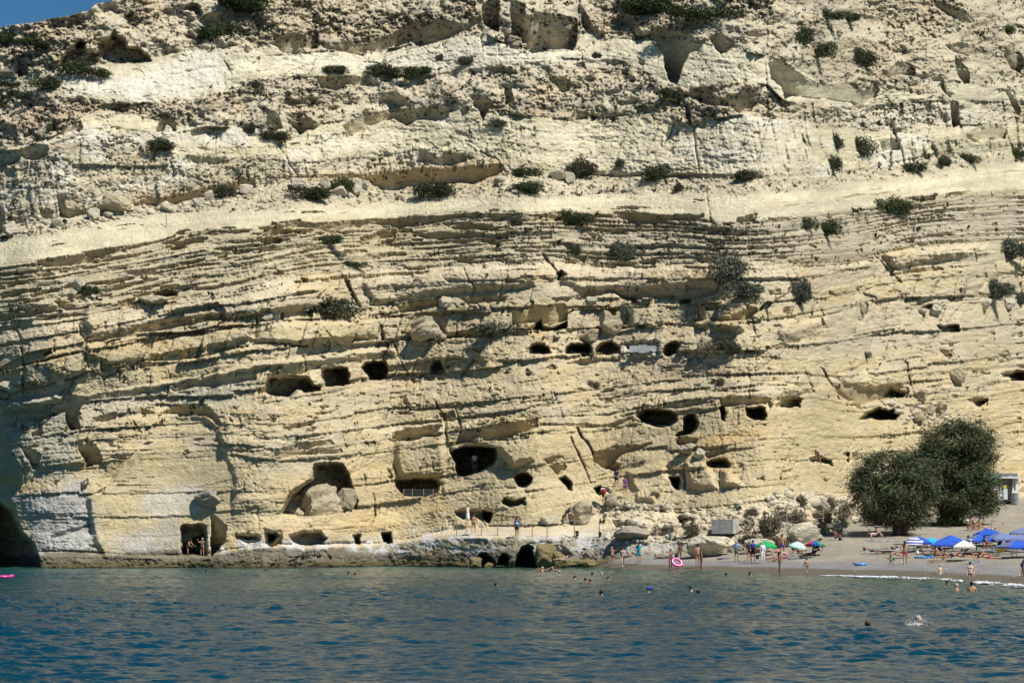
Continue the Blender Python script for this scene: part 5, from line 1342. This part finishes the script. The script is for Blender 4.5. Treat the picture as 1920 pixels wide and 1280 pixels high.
SWIM = [ # u, waterline v, how much above water (m), pose, turn, skin, hair, wears, label
 (1777,1094,.30,'stand',120,'t','ns',[],"swimmer's head just below the foam, left of the two bathing men"),
 (1795,1105,.42,'stand',60,'t','gs',[],"bald-looking tanned man in the water left of his companion"),
 (1822,1107,.58,'stand',175,'t','ks',[],"broad-backed man standing chest deep, right of his companion"),
 (1627,1173,.26,'stand',170,'t','ns',[],"brown-haired head of the nearest swimmer"),
 (1717,1168,.36,'reach',60,'p','gs',[],"bald swimmer raising a splash, nearest on the right"),
 (389,1072,.26,'stand',90,'t','ks',[],"lone swimmer in front of the square sea-level doorway"),
 (499,1070,.24,'stand',0,'t','ks',[],"small swimmer's head near the left low caves"),
 (653,1077,.26,'stand',0,'t','ks',[],"left head of the pair of swimmers below the low caves"),
 (667,1078,.26,'stand',50,'t','ks',[],"right head of the pair of swimmers below the low caves"),
 (931,1098,.27,'stand',120,'p','ks',[],"lone swimmer in open water below the walkway"),
 (1018,1070,.42,'stand',60,'t','gs',[],"grey-haired bather at the foot of the waterline boulders"),
 (1027,1070,.36,'prop',70,'t','ns',[],"bather floating next to the grey-haired bather"),
 (1050,1073,.24,'stand',90,'t','gs',[],"grey-haired swimmer below the rough waterline boulder"),
 (1078,1085,.28,'stand',0,'p','ks',[('shirt','white')],"swimmer with pale shoulders, left of the bathing pair"),
 (1098,1091,.34,'stand',20,'t','ks',[('top','turquoise')],"left swimmer of the bathing pair, with a turquoise top"),
 (1106,1092,.30,'stand',-20,'t','ks',[],"right swimmer of the bathing pair"),
 (1112,1077,.24,'stand',90,'t','ks',[],"dark head in the water near the edge of the sand"),
 (1128,1077,.26,'stand',0,'p','gs',[],"white-haired head in the water near the edge of the sand"),
 (1141,1086,.28,'stand',20,'p','ks',[('shirt','white')],"swimmer with white shoulders nearest the sand"),
 (1127,1113,.28,'stand',180,'t','ks',[],"round black-haired head farther out, centre"),
 (1218,1108,.30,'stand',70,'t','ks',[('cap','blue')],"swimmer in a blue cap"),
 (1297,1107,.30,'stand',60,'p','kb',[],"swimmer with hair in a bun facing another swimmer"),
 (1309,1112,.26,'stand',180,'t','ks',[],"dark head close beside the swimmer with a bun"),
 (1362,1078,.26,'stand',150,'t','ks',[],"dark-haired head near the sand between beach and green umbrella"),
 (1408,1077,.30,'stand',70,'p','nl',[],"long-haired swimmer close to the sand"),
]
def put_people():
    for row in PEOPLE:
        u, v, g, pose, rz, sk, hr, we, sc, lab = row[:10]
        if g == 'b': p, d = on_beach(u, v); p.z += 0.0
        elif g == 'c': d = on_cliff(u, v + 1, 0, 2)[1] - .5; p = Vector(P(u, v, d).tolist())
        elif g == 'L': d = float(footD(u)) - .9; p = Vector(P(u, v, d).tolist())
        elif g == 'K': d = on_cliff(890, 896)[1] + 2.0; p = Vector(P(u, v, d).tolist())
        elif g == 'w': p, d = on_sea(u, v + 1); p.z = -.15; d = d
        elif g == 'W': d = 203.0; p = Vector(P(u, v, d).tolist())
        elif g == 's': p, d = on_sea(u, v); p.z = -row[10] * sc
        person(p, pose, rz, sk, hr, we, lab, sc, "people on the cliff" if g in 'cKL' else "people on the beach and in the water")
    for (u, v, up, pose, rz, sk, hr, we, lab) in SWIM:
        p, d = on_sea(u, v); top = body(pose)[1]['top'].z + .07
        p.z = up - top * 1.12
        person(p, pose, rz, sk, hr, we, lab, 1.12)
put_people()

# ------------------------------------------------------------------ umbrellas
STEEL = mat("steel", (.45,.45,.46), .35, .1, 10); WOOD = mat("grey_wood", (.30,.25,.19), .9, .3, 12); POSTM = mat("post_wood", (.36,.29,.19), .9, .3, 12)
def umbrella(u, v, base, pole_h, rad, rise, cols, label, n=4, tilt=(0, 0), rz=0, cat="umbrella", stripes=None, g="beach umbrellas"):
    p, d = base
    t = empty("beach_umbrella", p, 0, label, cat, g)
    if pole_h > .6: MB().tube((0, 0, -.2), (0, 0, pole_h + rise * .9), .024, .022, 8).build("pole", STEEL, t)
    rot = Euler((R_(tilt[0]), R_(tilt[1]), 0)).to_matrix()
    org = Vector((0, 0, pole_h))
    prof = [(0, rise), (.35, rise * .80), (.7, rise * .45), (1.0, 0)] if n > 4 else [(0, rise), (.5, rise * .56), (1.0, 0.0)]
    def pt(a, q): return org + rot @ Vector((math.cos(a) * rad * q[0], math.sin(a) * rad * q[0], q[1]))
    for k in range(n):
        a0 = 2 * math.pi * k / n + rz; a1 = 2 * math.pi * (k + 1) / n + rz; am = (a0 + a1) / 2
        bm = bmesh.new()
        seg = list(zip(prof[:-1], prof[1:]))
        for j, (q0, q1) in enumerate(seg):
            for (x, y) in (((a0, am)), ((am, a1))):
                sc = .97 if n > 4 else (.74)
                def pp(a, q): return pt(a, (q[0] * (sc if a == am else 1), q[1] - (.0 if n > 4 else 0)))
                vs = [pp(x, q0), pp(y, q0), pp(y, q1), pp(x, q1)]
                if q0[0] == 0: vs = [vs[0]] + vs[2:]
                bm.faces.new([bm.verts.new(w) for w in vs])
                if q1[0] == 1.0:       # valance
                    dn = rot @ Vector((0, 0, -.13)); bm.faces.new([bm.verts.new(w) for w in (vs[-1], vs[-2], vs[-2] + dn, vs[-1] + dn)])
        bmesh.ops.remove_doubles(bm, verts=bm.verts, dist=.001)
        bmesh.ops.solidify(bm, geom=bm.faces, thickness=.012)
        me = bpy.data.meshes.new("canopy_panel"); bm.to_mesh(me); bm.free()
        pan = link("canopy_panel", me, t, CLO[cols[k % len(cols)]] if not stripes else stripes)
        rb = MB(); rb.tube(pt(a0, (0.05, rise * .9)) - Vector((0, 0, .03)), pt(a0, (1, 0)) - Vector((0, 0, .03)), .010, .008, 4); rb.build("rib", STEEL, pan)
    return t
def stripe_mat():
    m = bpy.data.materials.new("navy_white_stripes"); m.use_nodes = True; nt = m.node_tree; b = nt.nodes["Principled BSDF"]; L = nt.links
    tc = nt.nodes.new("ShaderNodeTexCoord"); sx = nt.nodes.new("ShaderNodeSeparateXYZ"); L.new(tc.outputs["Object"], sx.inputs[0])
    a = nt.nodes.new("ShaderNodeMath"); a.operation = 'MULTIPLY_ADD'; a.inputs[1].default_value = 26; a.inputs[2].default_value = .0; L.new(sx.outputs["Z"], a.inputs[0])
    s = nt.nodes.new("ShaderNodeMath"); s.operation = 'SINE'; L.new(a.outputs[0], s.inputs[0])
    g = nt.nodes.new("ShaderNodeMath"); g.operation = 'GREATER_THAN'; g.inputs[1].default_value = 0; L.new(s.outputs[0], g.inputs[0])
    mx = nt.nodes.new("ShaderNodeMix"); mx.data_type = 'RGBA'; mx.inputs["A"].default_value = (.75,.75,.75,1); mx.inputs["B"].default_value = (.02,.05,.30,1)
    L.new(g.outputs[0], mx.inputs["Factor"]); L.new(mx.outputs["Result"], b.inputs["Base Color"]); b.inputs["Roughness"].default_value = .8
    return m
STR = stripe_mat()
cloth('faded', (.16,.20,.38)); cloth('royal', (.02,.10,.52)); cloth('cream', (.72,.70,.60))
UMB = [ # u, top v, base v, radius, cols, label, n, rz
 (1724,1005,1033,1.35,['royal'],"solid royal blue square umbrella at the left end of the row",4),
 (1745,1008,1026,1.1,['turquoise'],"turquoise umbrella half hidden behind the royal blue one",8),
 (1771,1009,1040,1.5,['faded','faded','royal','faded'],"faded blue square umbrella, second in the front row",4),
 (1783,1003,1028,1.3,['royal'],"bright blue umbrella behind the faded one beside the white one",4),
 (1808,1012,1040,1.25,['cream','faded'],"white and blue square umbrella in the front row",4),
 (1837,1001,1036,1.5,['faded','faded','royal','faded'],"wide faded blue umbrella right behind the white and blue one",4),
 (1853,990,1022,1.7,['faded','royal','royal','faded'],"largest blue umbrella of the back row beside the three seated people",4),
 (1878,998,1034,1.7,['faded'],"plain grey-blue umbrella in the middle of the back row",4),
 (1912,1001,1030,1.5,['cream','faded','faded','cream'],"cream and blue umbrella partly behind the right blue one",4),
 (1906,1012,1044,1.7,['royal','faded'],"blue umbrella in the front row at the right edge",4),
 (1921,988,1014,1.7,['faded','royal'],"blue umbrella cut by the right edge, farthest back",4),
]
for k, (u, vt, vb, rad, cols, lab, n) in enumerate(UMB):
    b = on_beach(u, vb); hh = (vb - vt) * b[1] / F; rise = .52 if n == 4 else .4
    umbrella(u, vt, b, hh - rise, rad, rise, cols, lab, n, rz=math.pi / 4 + (.25 if k % 2 else -.15))
b = on_beach(1437, 1040); umbrella(0, 0, b, 1.0 - .2, .88, .38, ['green'], "plain green umbrella beside the person dressed in white", 8, (8, 2))
b = on_beach(1495, 1038); umbrella(0, 0, b, .62, .75, .42, ['mint'], "pale mint umbrella over the seated tanned person", 8, (4, 8))
b = on_beach(1529, 1041); umbrella(0, 0, b, .88, .86, .34, ['green','red','yellow','orange','red','blue','green','blue'], "rainbow umbrella over the red chair", 8, (-4, 3), rz=.25)
b = on_beach(1713, 1035); umbrella(0, 0, b, .85, .80, .42, ['white'], "navy and white striped umbrella, tilted", 8, (14, -6), stripes=STR)
b = on_beach(1488, 1005); umbrella(0, 0, (b[0] + Vector((0, 0, .35)), 0), .1, .42, .22, ['red'], "small red umbrella lying open on its side against the pale rocks", 8, (70, 10))

# ------------------------------------------------------------------ sunbeds
def sunbed(u, v, rz, col, label, back=35, frame=STEEL):
    p, d = on_beach(u, v); t = empty("sunbed", p, R_(rz), label, "sunbed", "sunbeds on the sand")
    f = MB(); f.box((0, -.32, .30), (1.9, .04, .04)); f.box((0, .32, .30), (1.9, .04, .04)); f.box((-.95, 0, .30), (.04, .6, .04)); f.box((.45, 0, .30), (.04, .6, .04)); f.build("frame", frame, t)
    for x in (-.8, .75):
        for y in (-.3, .3): MB().tube((x, y, 0), (x * .95, y, .3), .018, .018, 6).build("leg", frame, t)
    MB().box((-.28, 0, .335), (1.4, .6, .035)).build("mattress", CLO[col], t)
    a = R_(back); MB().box((.42 + .33 * math.cos(a), 0, .335 + .33 * math.sin(a)), (.68, .6, .035), Euler((0, -a, 0)).to_matrix()).build("backrest", CLO[col], t)
for q in [(1641,1037,8,'navy',"dark sunbed at the left, under the propped-up sunbather",8),(1661,1038,172,'white',"white sunbed with raised back, left of the red shorts",50),
          (1700,1036,5,'lightblue',"pale sunbed behind the person in red shorts",6),(1748,1038,10,'grey',"grey sunbed under the dark sunbather, left of the blue one",40),
          (1772,1040,-160,'blue',"blue sunbed with raised back in the front row",55),(1798,1040,12,'turquoise',"bright blue sunbed between the poles of the faded and the white umbrella",18),
          (1846,1039,5,'teal',"turquoise sunbed of the long-haired woman",10),(1862,1034,20,'blue',"blue sunbed with high rounded back behind the white hat",60),
          (1873,1041,-85,'yellow',"yellow-towelled sunbed seen from its foot end",30),(1892,1037,0,'black',"dark sagging sunbed right of the yellow-towelled one",35),
          (1915,1042,170,'grey',"grey sunbed at the right edge, front row",30),(1896,1024,3,'navy',"dark sunbed of the back row",12),(1912,1022,175,'teal',"teal sunbed of the back row at the right edge",20),
          (1744,1020,2,'turquoise',"turquoise sunbed behind the royal blue umbrella",8)]:
    sunbed(*q)
# red folding chair with yellow seat
p, d = on_beach(1536, 1042); t = empty("folding_chair", p, R_(-100), "red folding chair with yellow seat under the rainbow umbrella", "chair")
MB().box((0, 0, .32), (.5, .5, .04)).build("seat", CLO['yellow'], t); MB().box((0, .28, .68), (.5, .05, .7), Euler((R_(-14), 0, 0)).to_matrix()).build("backrest", CLO['red'], t)
for x in (-.24, .24):
    for y in (-.22, .22): MB().tube((x, y, 0), (x, y, .32), .016, .016, 6).build("leg", STEEL, t)

# ------------------------------------------------------------------ towels and small things
def towel(u, v, l, w, rz, col, label, cat="towel", name="towel"):
    p, d = on_beach(u, v); bm = bmesh.new(); nx, ny = 12, 5
    g = [[bm.verts.new(((i / nx - .5) * l, (j / ny - .5) * w, .035 + .02 * math.sin(i * 1.9 + u) * math.cos(j * 1.3 + v))) for j in range(ny + 1)] for i in range(nx + 1)]
    for i in range(nx):
        for j in range(ny): bm.faces.new((g[i][j], g[i + 1][j], g[i + 1][j + 1], g[i][j + 1]))
    bmesh.ops.solidify(bm, geom=bm.faces, thickness=.015)
    me = bpy.data.meshes.new("towel"); bm.to_mesh(me); bm.free()
    o = link(name, me, None, CLO[col]); o.location = p; sl = .06; o.rotation_euler = (sl, 0, R_(rz))
    return tag(o, label, cat, "beach towels")
for q in [(1456,1046,1.8,.9,4,'rose',"rose towel under the person lying left of the blue shorts"),(1478,1046,1.7,.9,0,'pink',"pink towel behind the man in blue shorts"),(1500,1046,1.9,.9,-3,'lightblue',"light blue towel between mint and rainbow umbrellas"),
          (1515,1045,1.4,.9,0,'black',"black towel in the shade of the rainbow umbrella"),(1666,987,2.6,1.2,2,'white',"white towel of the pair beside the tree trunk"),(1656,1014,2.6,1.0,3,'white',"white towel in the tree's long shadow"),
          (1685,1047,1.9,.9,6,'purple',"purple towel left of the red shorts"),(1762,1053,1.8,.8,2,'orange',"orange towel of the hunched woman"),(1803,1051,2.4,1.1,3,'black',"black towel under the man in navy trunks"),
          (1850,1055,3.0,1.1,0,'lightblue',"light blue towel under the man in red trunks"),(1363,1047,1.7,.8,6,'blue',"blue towel on the sand right of the big rounded rock"),(1861,1000,2.0,.9,0,'white',"white towel behind the back row of umbrellas"),
          (1700,1020,2.2,1.0,3,'grey',"grey towel in the shade under the tree trunk"),(1406,1037,1.8,.8,3,'rose',"faded red towel beside the pale flat rock")]:
    towel(*q)
def torus_mesh(name, R0, r0, n=28, k=10):
    a = np.linspace(0, 2 * np.pi, n, endpoint=False)[:, None]; b_ = np.linspace(0, 2 * np.pi, k, endpoint=False)[None, :]
    co = np.stack([(R0 + r0 * np.cos(b_)) * np.cos(a), (R0 + r0 * np.cos(b_)) * np.sin(a), r0 * np.sin(b_) + 0 * a], -1).reshape(-1, 3)
    i = np.arange(n)[:, None] * k; i2 = ((np.arange(n)[:, None] + 1) % n) * k; j = np.arange(k)[None, :]; j2 = (j + 1) % k
    return mesh_np(name, co, np.stack([i + j, i2 + j, i2 + j2, i + j2], -1).reshape(-1, 4), None, True)
VIN = {c: mat("vinyl_" + c, col, .25, .1, 4, spec=.6) for c, col in (('pink', (.85,.03,.30)), ('blue', (.02,.25,.70)), ('white', (.8,.8,.8)))}
b = on_beach(1263, 1066)[0]; o = link("swim_ring", torus_mesh("swim_ring", .40, .13), None, VIN['pink']); o.location = b + Vector((.25, -.4, .55)); o.rotation_euler = (1.0, .35, .1); o.scale = (1.0, .8, .8)
tag(o, "big pink inflatable ring held by the girl in the swimsuit", "swim ring")
b = on_beach(1614, 1060)[0]; o = link("swim_ring", torus_mesh("swim_ring", .30, .09), None, VIN['blue']); o.location = b + Vector((0, 0, .1)); o.scale = (1.3, 1, 1)
tag(o, "blue inflatable ring lying alone on the wet sand", "swim ring")
b = on_beach(1728, 1046)[0]; m_ = MB(); [m_.tube((-.55, y, .07), (.7, y, .07), .075, .075, 8) for y in (-.2, -.07, .07, .2)]; m_.tube((.78, -.26, .12), (.78, .26, .12), .12, .12, 8)
tag(m_.build("air_mattress", VIN['blue'], None, True), "blue air mattress on the sand right of the red shorts", "air mattress").location = b
b, d = on_sea(1, 1081); m_ = MB(); [m_.tube((-.8, y, .05), (.8, y, .05), .09, .09, 8) for y in (-.3, -.15, 0, .15, .3)]; m_.tube((.8, -.36, .08), (.8, .36, .08), .13, .13, 8)
tag(m_.build("air_mattress", VIN['pink'], None, True), "pink air mattress floating at the left edge of the water", "air mattress").location = b
b = on_beach(1676, 1056)[0]; t = empty("bucket", b + Vector((0, 0, .22)), 0, "small green toy bucket carried by the toddler", "bucket")
MB().tube((0, 0, 0), (0, 0, .2), .08, .11, 12).build("pail", CLO['green'], t); MB().tube((-.1, 0, .2), (0, 0, .32), .008, .008, 4).tube((0, 0, .32), (.1, 0, .2), .008, .008, 4).build("handle", CLO['white'], t)
def bag(pos, s, col, label, name="backpack", cat="backpack"):
    t = empty(name, pos, 0, label, cat); bm = MB(); bm.box((0, 0, .25 * s), (.32 * s, .2 * s, .48 * s)); bmesh.ops.bevel(bm.bm, geom=bm.bm.edges[:], offset=.06 * s, segments=2, affect='EDGES'); bm.build("bag_body", CLO[col], t, True)
    MB().tube((-.09 * s, .1 * s, .45 * s), (-.09 * s, .14 * s, .1 * s), .018 * s).tube((.09 * s, .1 * s, .45 * s), (.09 * s, .14 * s, .1 * s), .018 * s).build("strap", CLO['black'], t)
def near(lst, u): return next(o for o in bpy.data.objects if o.get('label') == lst).location
bag(near(PEOPLE[7][9], 0) + Vector((.05, -.24, .92)), 1.0, 'red', "bright red backpack worn on the climbing walker's back")
bag(near(PEOPLE[5][9], 0) + Vector((0, -.24, .92)), .9, 'sky', "blue backpack on the back of the hiker with the pole")
bag(near(PEOPLE[22][9], 0) + Vector((0, -.26, .98)), 1.05, 'navy', "dark backpack on the back of the blue-capped person")
bag(near(PEOPLE[23][9], 0) + Vector((.14, .16, .9)), .95, 'lightblue', "light blue backpack of the person dressed in white")
for (u, v, s, c, lab) in [(1575,1013,.8,'navy',"navy bag beside the man sitting at the tree's shadow"),(1268,1045,.8,'navy',"navy bag left of the person sitting on the slab"),(1720,1040,.7,'white',"pale bag under the striped umbrella"),
                     (1828,1040,.7,'grey',"grey bag beside the white and blue umbrella's pole"),(1601,1058,.35,'black',"small black pouch left of the blue ring"),(1420,1048,.8,'black',"black bag between the blue-capped and the white-clad person")]:
    bag(on_beach(u, v)[0], s, c, lab, "beach_bag", "bag")
pp = near(PEOPLE[5][9], 0); tag(MB().tube((.30, -.12, 0), (.26, -.15, 1.25), .014, .014, 6).build("walking_pole", WOOD), "thin walking pole held by the hiker on the walkway", "pole").location = pp
p, d = on_beach(1372, 1032); o = towel(1372, 1032, .5, .7, 0, 'orange', "orange cloth hanging on the rock left of the light blue shirt", "cloth", "cloth"); o.rotation_euler = (1.2, 0, .2); o.location = p + Vector((0, -.6, .5))

# ------------------------------------------------------------------ fence along the walkway
def fence_lower():
    FP = [(856,973,1003),(874,976,1010),(903,981,1011),(933,978,1009),(969,984,1010),(998,978,1010),(1026,976,1008),(1077,970,1005),(1124,981,1008),(1155,980,1011),(1190,983,1014),(1231,982,1013),(1268,985,1011),(1309,978,1006),(1346,972,1003),
          (1383,970,1001),(1410,967,995),(1441,960,989),(1475,950,981),(1509,945,979),(1543,940,975),(1577,935,967)]
    segs = [(0, 7, "rusty post and wire fence along the seaward edge of the walkway"), (7, 16, "pale post and wire fence in front of the leaning slab and concrete tank"), (16, 22, "post and wire fence through the dry brush below the terrace")]
    tops = []
    for (u, vt, vb) in FP:
        d = on_cliff(u, vb, 0, 1)[1] - .15
        if tops: d = .5 * d + .5 * tops[-1][2]
        tops.append((Vector(P(u, vt, d).tolist()), Vector(P(u, vb + 3, d).tolist()), d))
    for a, b, lab in segs:
        o0 = tops[a][1]; t = empty("wire_fence", o0, 0, lab, "fence")
        for k in range(a, b): MB().tube(tops[k][1] - o0, tops[k][0] - o0, .045, .04, 6).build("post", POSTM, t)
        for f_ in (.12, .45, .8):
            w = MB()
            for k in range(a, min(b, len(tops) - 1)): w.tube(tops[k][0].lerp(tops[k][1], f_) - o0, tops[k + 1][0].lerp(tops[k + 1][1], f_) - o0, .009, .009, 3)
            w.build("wire", STEEL, t)
fence_lower()
def upper_fence(posts, lab, r=.028):
    q = []
    for (ut, vt, ub, vb) in posts:
        d = on_cliff(ub, vb, .25, 1)[1]; q.append((Vector(P(ut, vt, d - .1).tolist()), Vector(P(ub, vb + 2, d).tolist())))
    o0 = q[0][1]; t = empty("wire_fence", o0, 0, lab, "fence")
    for a, b in q: MB().tube(b - o0, a - o0, r, r * .8, 5).build("post", WOOD, t)
    w = MB()
    for (a, b), (c, e) in zip(q[:-1], q[1:]): w.tube(a.lerp(b, .2) - o0, c.lerp(e, .2) - o0, .007, .007, 3)
    w.build("wire", WOOD, t)
upper_fence([(798,369,798,387),(830,368,836,384),(897,373,909,381),(933,362,933,381),(967,355,970,378),(1000,362,1005,378),(1029,345,1029,371),(1058,348,1058,375),(1081,342,1081,368),(1110,340,1111,364),(1134,338,1134,360),(1159,338,1160,363),(1181,325,1181,360),(1206,333,1206,362),(1244,340,1232,360)],
            "thin old wire fence with dark stakes along the pale ledge, centre")
upper_fence([(1740,312,1748,306),(1752,284,1737,308),(1777,283,1784,300),(1866,266,1862,290),(1885,276,1880,298),(1904,270,1904,280)], "leaning dark fence stakes near the right edge of the sloping ledge")
upper_fence([(312,398,312,425),(338,423,314,405)], "lone dark propped post standing on the ledge at left", .035)
upper_fence([(201,484,204,510),(240,482,241,500),(274,465,274,488),(310,455,311,475)], "thin stakes standing in the shaded thin ledges at left")
upper_fence([(164,655,167,705),(138,645,170,662)], "bent rusty iron rods sticking up above the left notch", .03)
# railing in the barred cave
p, d = on_cliff(790, 936, .3); t = empty("cave_railing", p, 0, "low railing with pale posts across the mouth of the barred cave", "railing")
for u in (757, 773, 794, 812): 
    a = Vector(P(u, 934, d - .1).tolist()) - p; b2 = Vector(P(u, 916, d - .1).tolist()) - p; MB().tube(a, b2, .03, .03, 6).build("post", POSTM, t)
for v in (918, 922, 926, 930): MB().tube(Vector(P(755, v, d - .1).tolist()) - p, Vector(P(818, v, d - .1).tolist()) - p, .008, .008, 4).build("wire", STEEL, t)
p, d = on_cliff(819, 962, .2); tag(MB().tube((0, 0, -.1), (0, 0, 1.25), .04, .04, 6).build("marker_post", POSTM), "single wooden post beside the rock-cut steps", "post").location = p
# ------------------------------------------------------------------ bins, tank, hut, masonry
CONC = mat("concrete", (.46,.44,.39), .9, .16, 2.5, .5, 12); PLAST = mat("bin_grey", (.25,.27,.30), .5, .1, 6); DARKP = mat("bin_black", (.03,.035,.035), .5, .1, 6)
def bin_(p, h, m, label):
    t = empty("litter_bin", p, 0, label, "bin", "litter bins"); MB().tube((0, 0, 0), (0, 0, h), h * .30, h * .36, 16).build("drum", m, t, False)
    MB().tube((0, 0, h), (0, 0, h * 1.05), h * .38, h * .38, 16).build("rim", m, t); MB().tube((0, 0, h * .45), (0, 0, h * .5), h * .355, h * .36, 16).build("band", m, t)
bin_(on_beach(1903, 945)[0], 1.15, PLAST, "tall grey litter bin in front of the white hut")
bin_(on_cliff(1082, 1005, .4)[0], .48, DARKP, "black litter bin behind the fence nearest the large boulder"); bin_(on_cliff(1125, 1006, .4)[0], .42, DARKP, "black litter bin behind the fence, right of the other black one")
bin_(on_cliff(1257, 1009, .4)[0], .5, PLAST, "grey litter bin among dry brush below the rounded rock"); bin_(on_cliff(1352, 1002, 1.2)[0], .5, PLAST, "grey litter bin at the corner of the concrete tank")
d = on_cliff(1360, 998, 0, 2)[1] - 1.0; p = Vector(P(1360, 1000, d).tolist()); t = empty("concrete_tank", p, R_(-24), "open-topped square concrete tank behind the fence", "tank")
for (c, s) in (((0, -.75, .62), (2.0, .12, 1.25)), ((0, .75, .62), (2.0, .12, 1.25)), ((-.94, 0, .62), (.12, 1.38, 1.25)), ((.94, 0, .62), (.12, 1.38, 1.25))): MB().box(c, s).build("wall", CONC, t)
MB().box((0, 0, .08), (1.76, 1.38, .1)).build("floor_slab", CONC, t)
def hut():
    p, d = on_beach(1890, 944); W = mat("white_wall", (.74,.73,.70), .8, .05, 3); RF = mat("roof_grey", (.16,.18,.21), .6, .15, 4); BR_ = mat("door_brown", (.20,.10,.04), .7, .2, 8); GL = mat("dark_glass", (.03,.035,.04), .15, .1, 3, spec=.7)
    WP = mat("white_panel", (.60,.70,.74), .5, .04, 3); YL = mat("poster_yellow", (.55,.55,.06), .6, .1, 5)
    t = empty("white_hut", p, R_(6), "small white beach hut with grey flat roof behind the tree", "hut"); m = d / F
    X = lambda u: (u - 1890) * m; Z = lambda v: (944 - v) * m
    x0, x1 = X(1855), X(1915); 
    MB().box(((x0 + X(1896)) / 2, .8, Z(942)), (X(1896) - x0, 1.5, .35)).build("base", DARKP, t)
    MB().box(((x0 + x1) / 2, 2.6, (Z(939) + Z(896)) / 2), (x1 - x0, 3.2, Z(896) - Z(939))).build("wall", W, t)
    MB().box(((x0 + X(1884)) / 2, 0.9, (Z(938) + Z(919)) / 2), (X(1884) - x0, .12, Z(919) - Z(938))).build("parapet", W, t)
    MB().box(((X(1903) + x1) / 2, 0.9, (Z(938) + Z(919)) / 2), (x1 - X(1903), .12, Z(919) - Z(938))).build("parapet", W, t)
    MB().box((X(1912.5), .9, (Z(919) + Z(896)) / 2), (X(1915) - X(1910), .12, Z(896) - Z(919))).build("pillar", W, t)
    MB().box(((X(1857) + X(1918)) / 2, 2.5, Z(895)), (X(1918) - X(1857), 4.0, .14)).build("eave", W, t)
    MB().box(((X(1860) + X(1914)) / 2, 2.5, Z(890.5)), (X(1914) - X(1860), 3.4, Z(887) - Z(894))).build("roof", RF, t)
    w = MB().box((X(1879), .97, Z(908)), (X(1881) - X(1877), .06, Z(898) - Z(918))).build("window", GL, t); MB().box((X(1876.3), .95, Z(908)), (.05, .08, Z(897) - Z(919))).build("frame", W, w)
    dr = MB().box((X(1895), .98, Z(918)), (X(1903) - X(1887), .05, Z(898) - Z(938))).build("doorway", GL, t); MB().box((X(1885), .93, Z(918)), (.12, .12, Z(898) - Z(938))).build("door_frame", BR_, dr)
    MB().box((X(1895), .93, Z(897.5)), (X(1903) - X(1884), .12, .1)).build("door_frame", BR_, dr); MB().box((X(1903.5), .93, Z(908)), (.1, .1, Z(898) - Z(919))).build("door_frame", BR_, dr)
    MB().box((X(1890), .84, Z(926)), (X(1894) - X(1886), .05, Z(916) - Z(936))).build("white_panel", WP, t)
    MB().box((X(1890), .90, Z(912)), (X(1893) - X(1887), .03, Z(909) - Z(915))).build("notice", YL, t)
    MB().box((X(1892), -.45, Z(893)), (.5, .25, .12)).build("roof_lamp", STEEL, t)
hut()
p, d = on_cliff(1205, 662, .35, 3); t = empty("masonry_wall", p, 0, "grey plastered masonry wall closing one of the upper caves", "wall")
m = d / F
for k in range(3): MB().box(((k - 1) * 17 * m + .02, 0, 8 * m), (16.4 * m, .25, (15 - abs(k - 1) * 3) * m)).build("wall_panel", mat("pale_plaster", (.40,.42,.42), .9, .15, 2, .4, 12), t)

# ------------------------------------------------------------------ foam and splash
def foam():
    r = np.random.default_rng(4); V, Fc = ico(1); pts, qs, n0 = [], [], 0
    xs = [1545,1600,1700,1755,1800,1860,1925,2000]; ys = [1079,1080.5,1083.5,1085,1090,1095,1102,1112]; wd = [.1,.5,.8,.5,.9,1.0,1.2,1.3]
    for _ in range(5200):
        u = r.uniform(1540, 2000); w_ = np.interp(u, xs, wd); v = np.interp(u, xs, ys) + r.normal() * 1.0 * w_ + .5 * math.sin(u / 17) + .3 * math.sin(u / 5)
        if vn(np.array([u / 26.]), np.array([v / 2.]), 3)[0] < -.2: continue
        D_ = 15400.0 / (v - 990); p = P(u, v, D_); p[2] = .05 + r.uniform(0, .10) * w_
        w = V * r.uniform(.012, .05) * [2.6, 3.2, .5] * (1 + .3 * r.normal(size=(len(V), 1)).clip(-1, 1)); pts.append(w + p); qs.append(Fc + n0); n0 += len(w)
    o = link("foam", mesh_np("foam", np.concatenate(pts), np.concatenate(qs), mat("foam_white", (.80,.84,.85), .6, .06, 5)))
    tag(o, "white foam of the small wave breaking along the beach", "foam", None, 'stuff')
    pts, qs, n0 = [], [], 0
    for (u, v, n, s) in ((1724, 1162, 110, .75), (1708, 1170, 90, .2), (1783, 1079, 30, .4)):
        c, d = on_sea(u, max(v, 1078) if v < 1100 else 1170)
        for _ in range(n):
            q = r.normal(size=3) * [.26 * s + .05, .25, .20 * s] + [r.uniform(0, .35) * s if s == 1 else 0, 0, abs(r.normal()) * .22 * s]; q[2] = abs(q[2])
            w = V * r.uniform(.006, .018); pts.append(w + np.array(c) + q); qs.append(Fc + n0); n0 += len(w)
    o = link("splash", mesh_np("splash", np.concatenate(pts), np.concatenate(qs), mat("foam_white", (.80,.84,.85))))
    tag(o, "water drops thrown up around the bald swimmer", "splash", None, 'stuff')
foam()
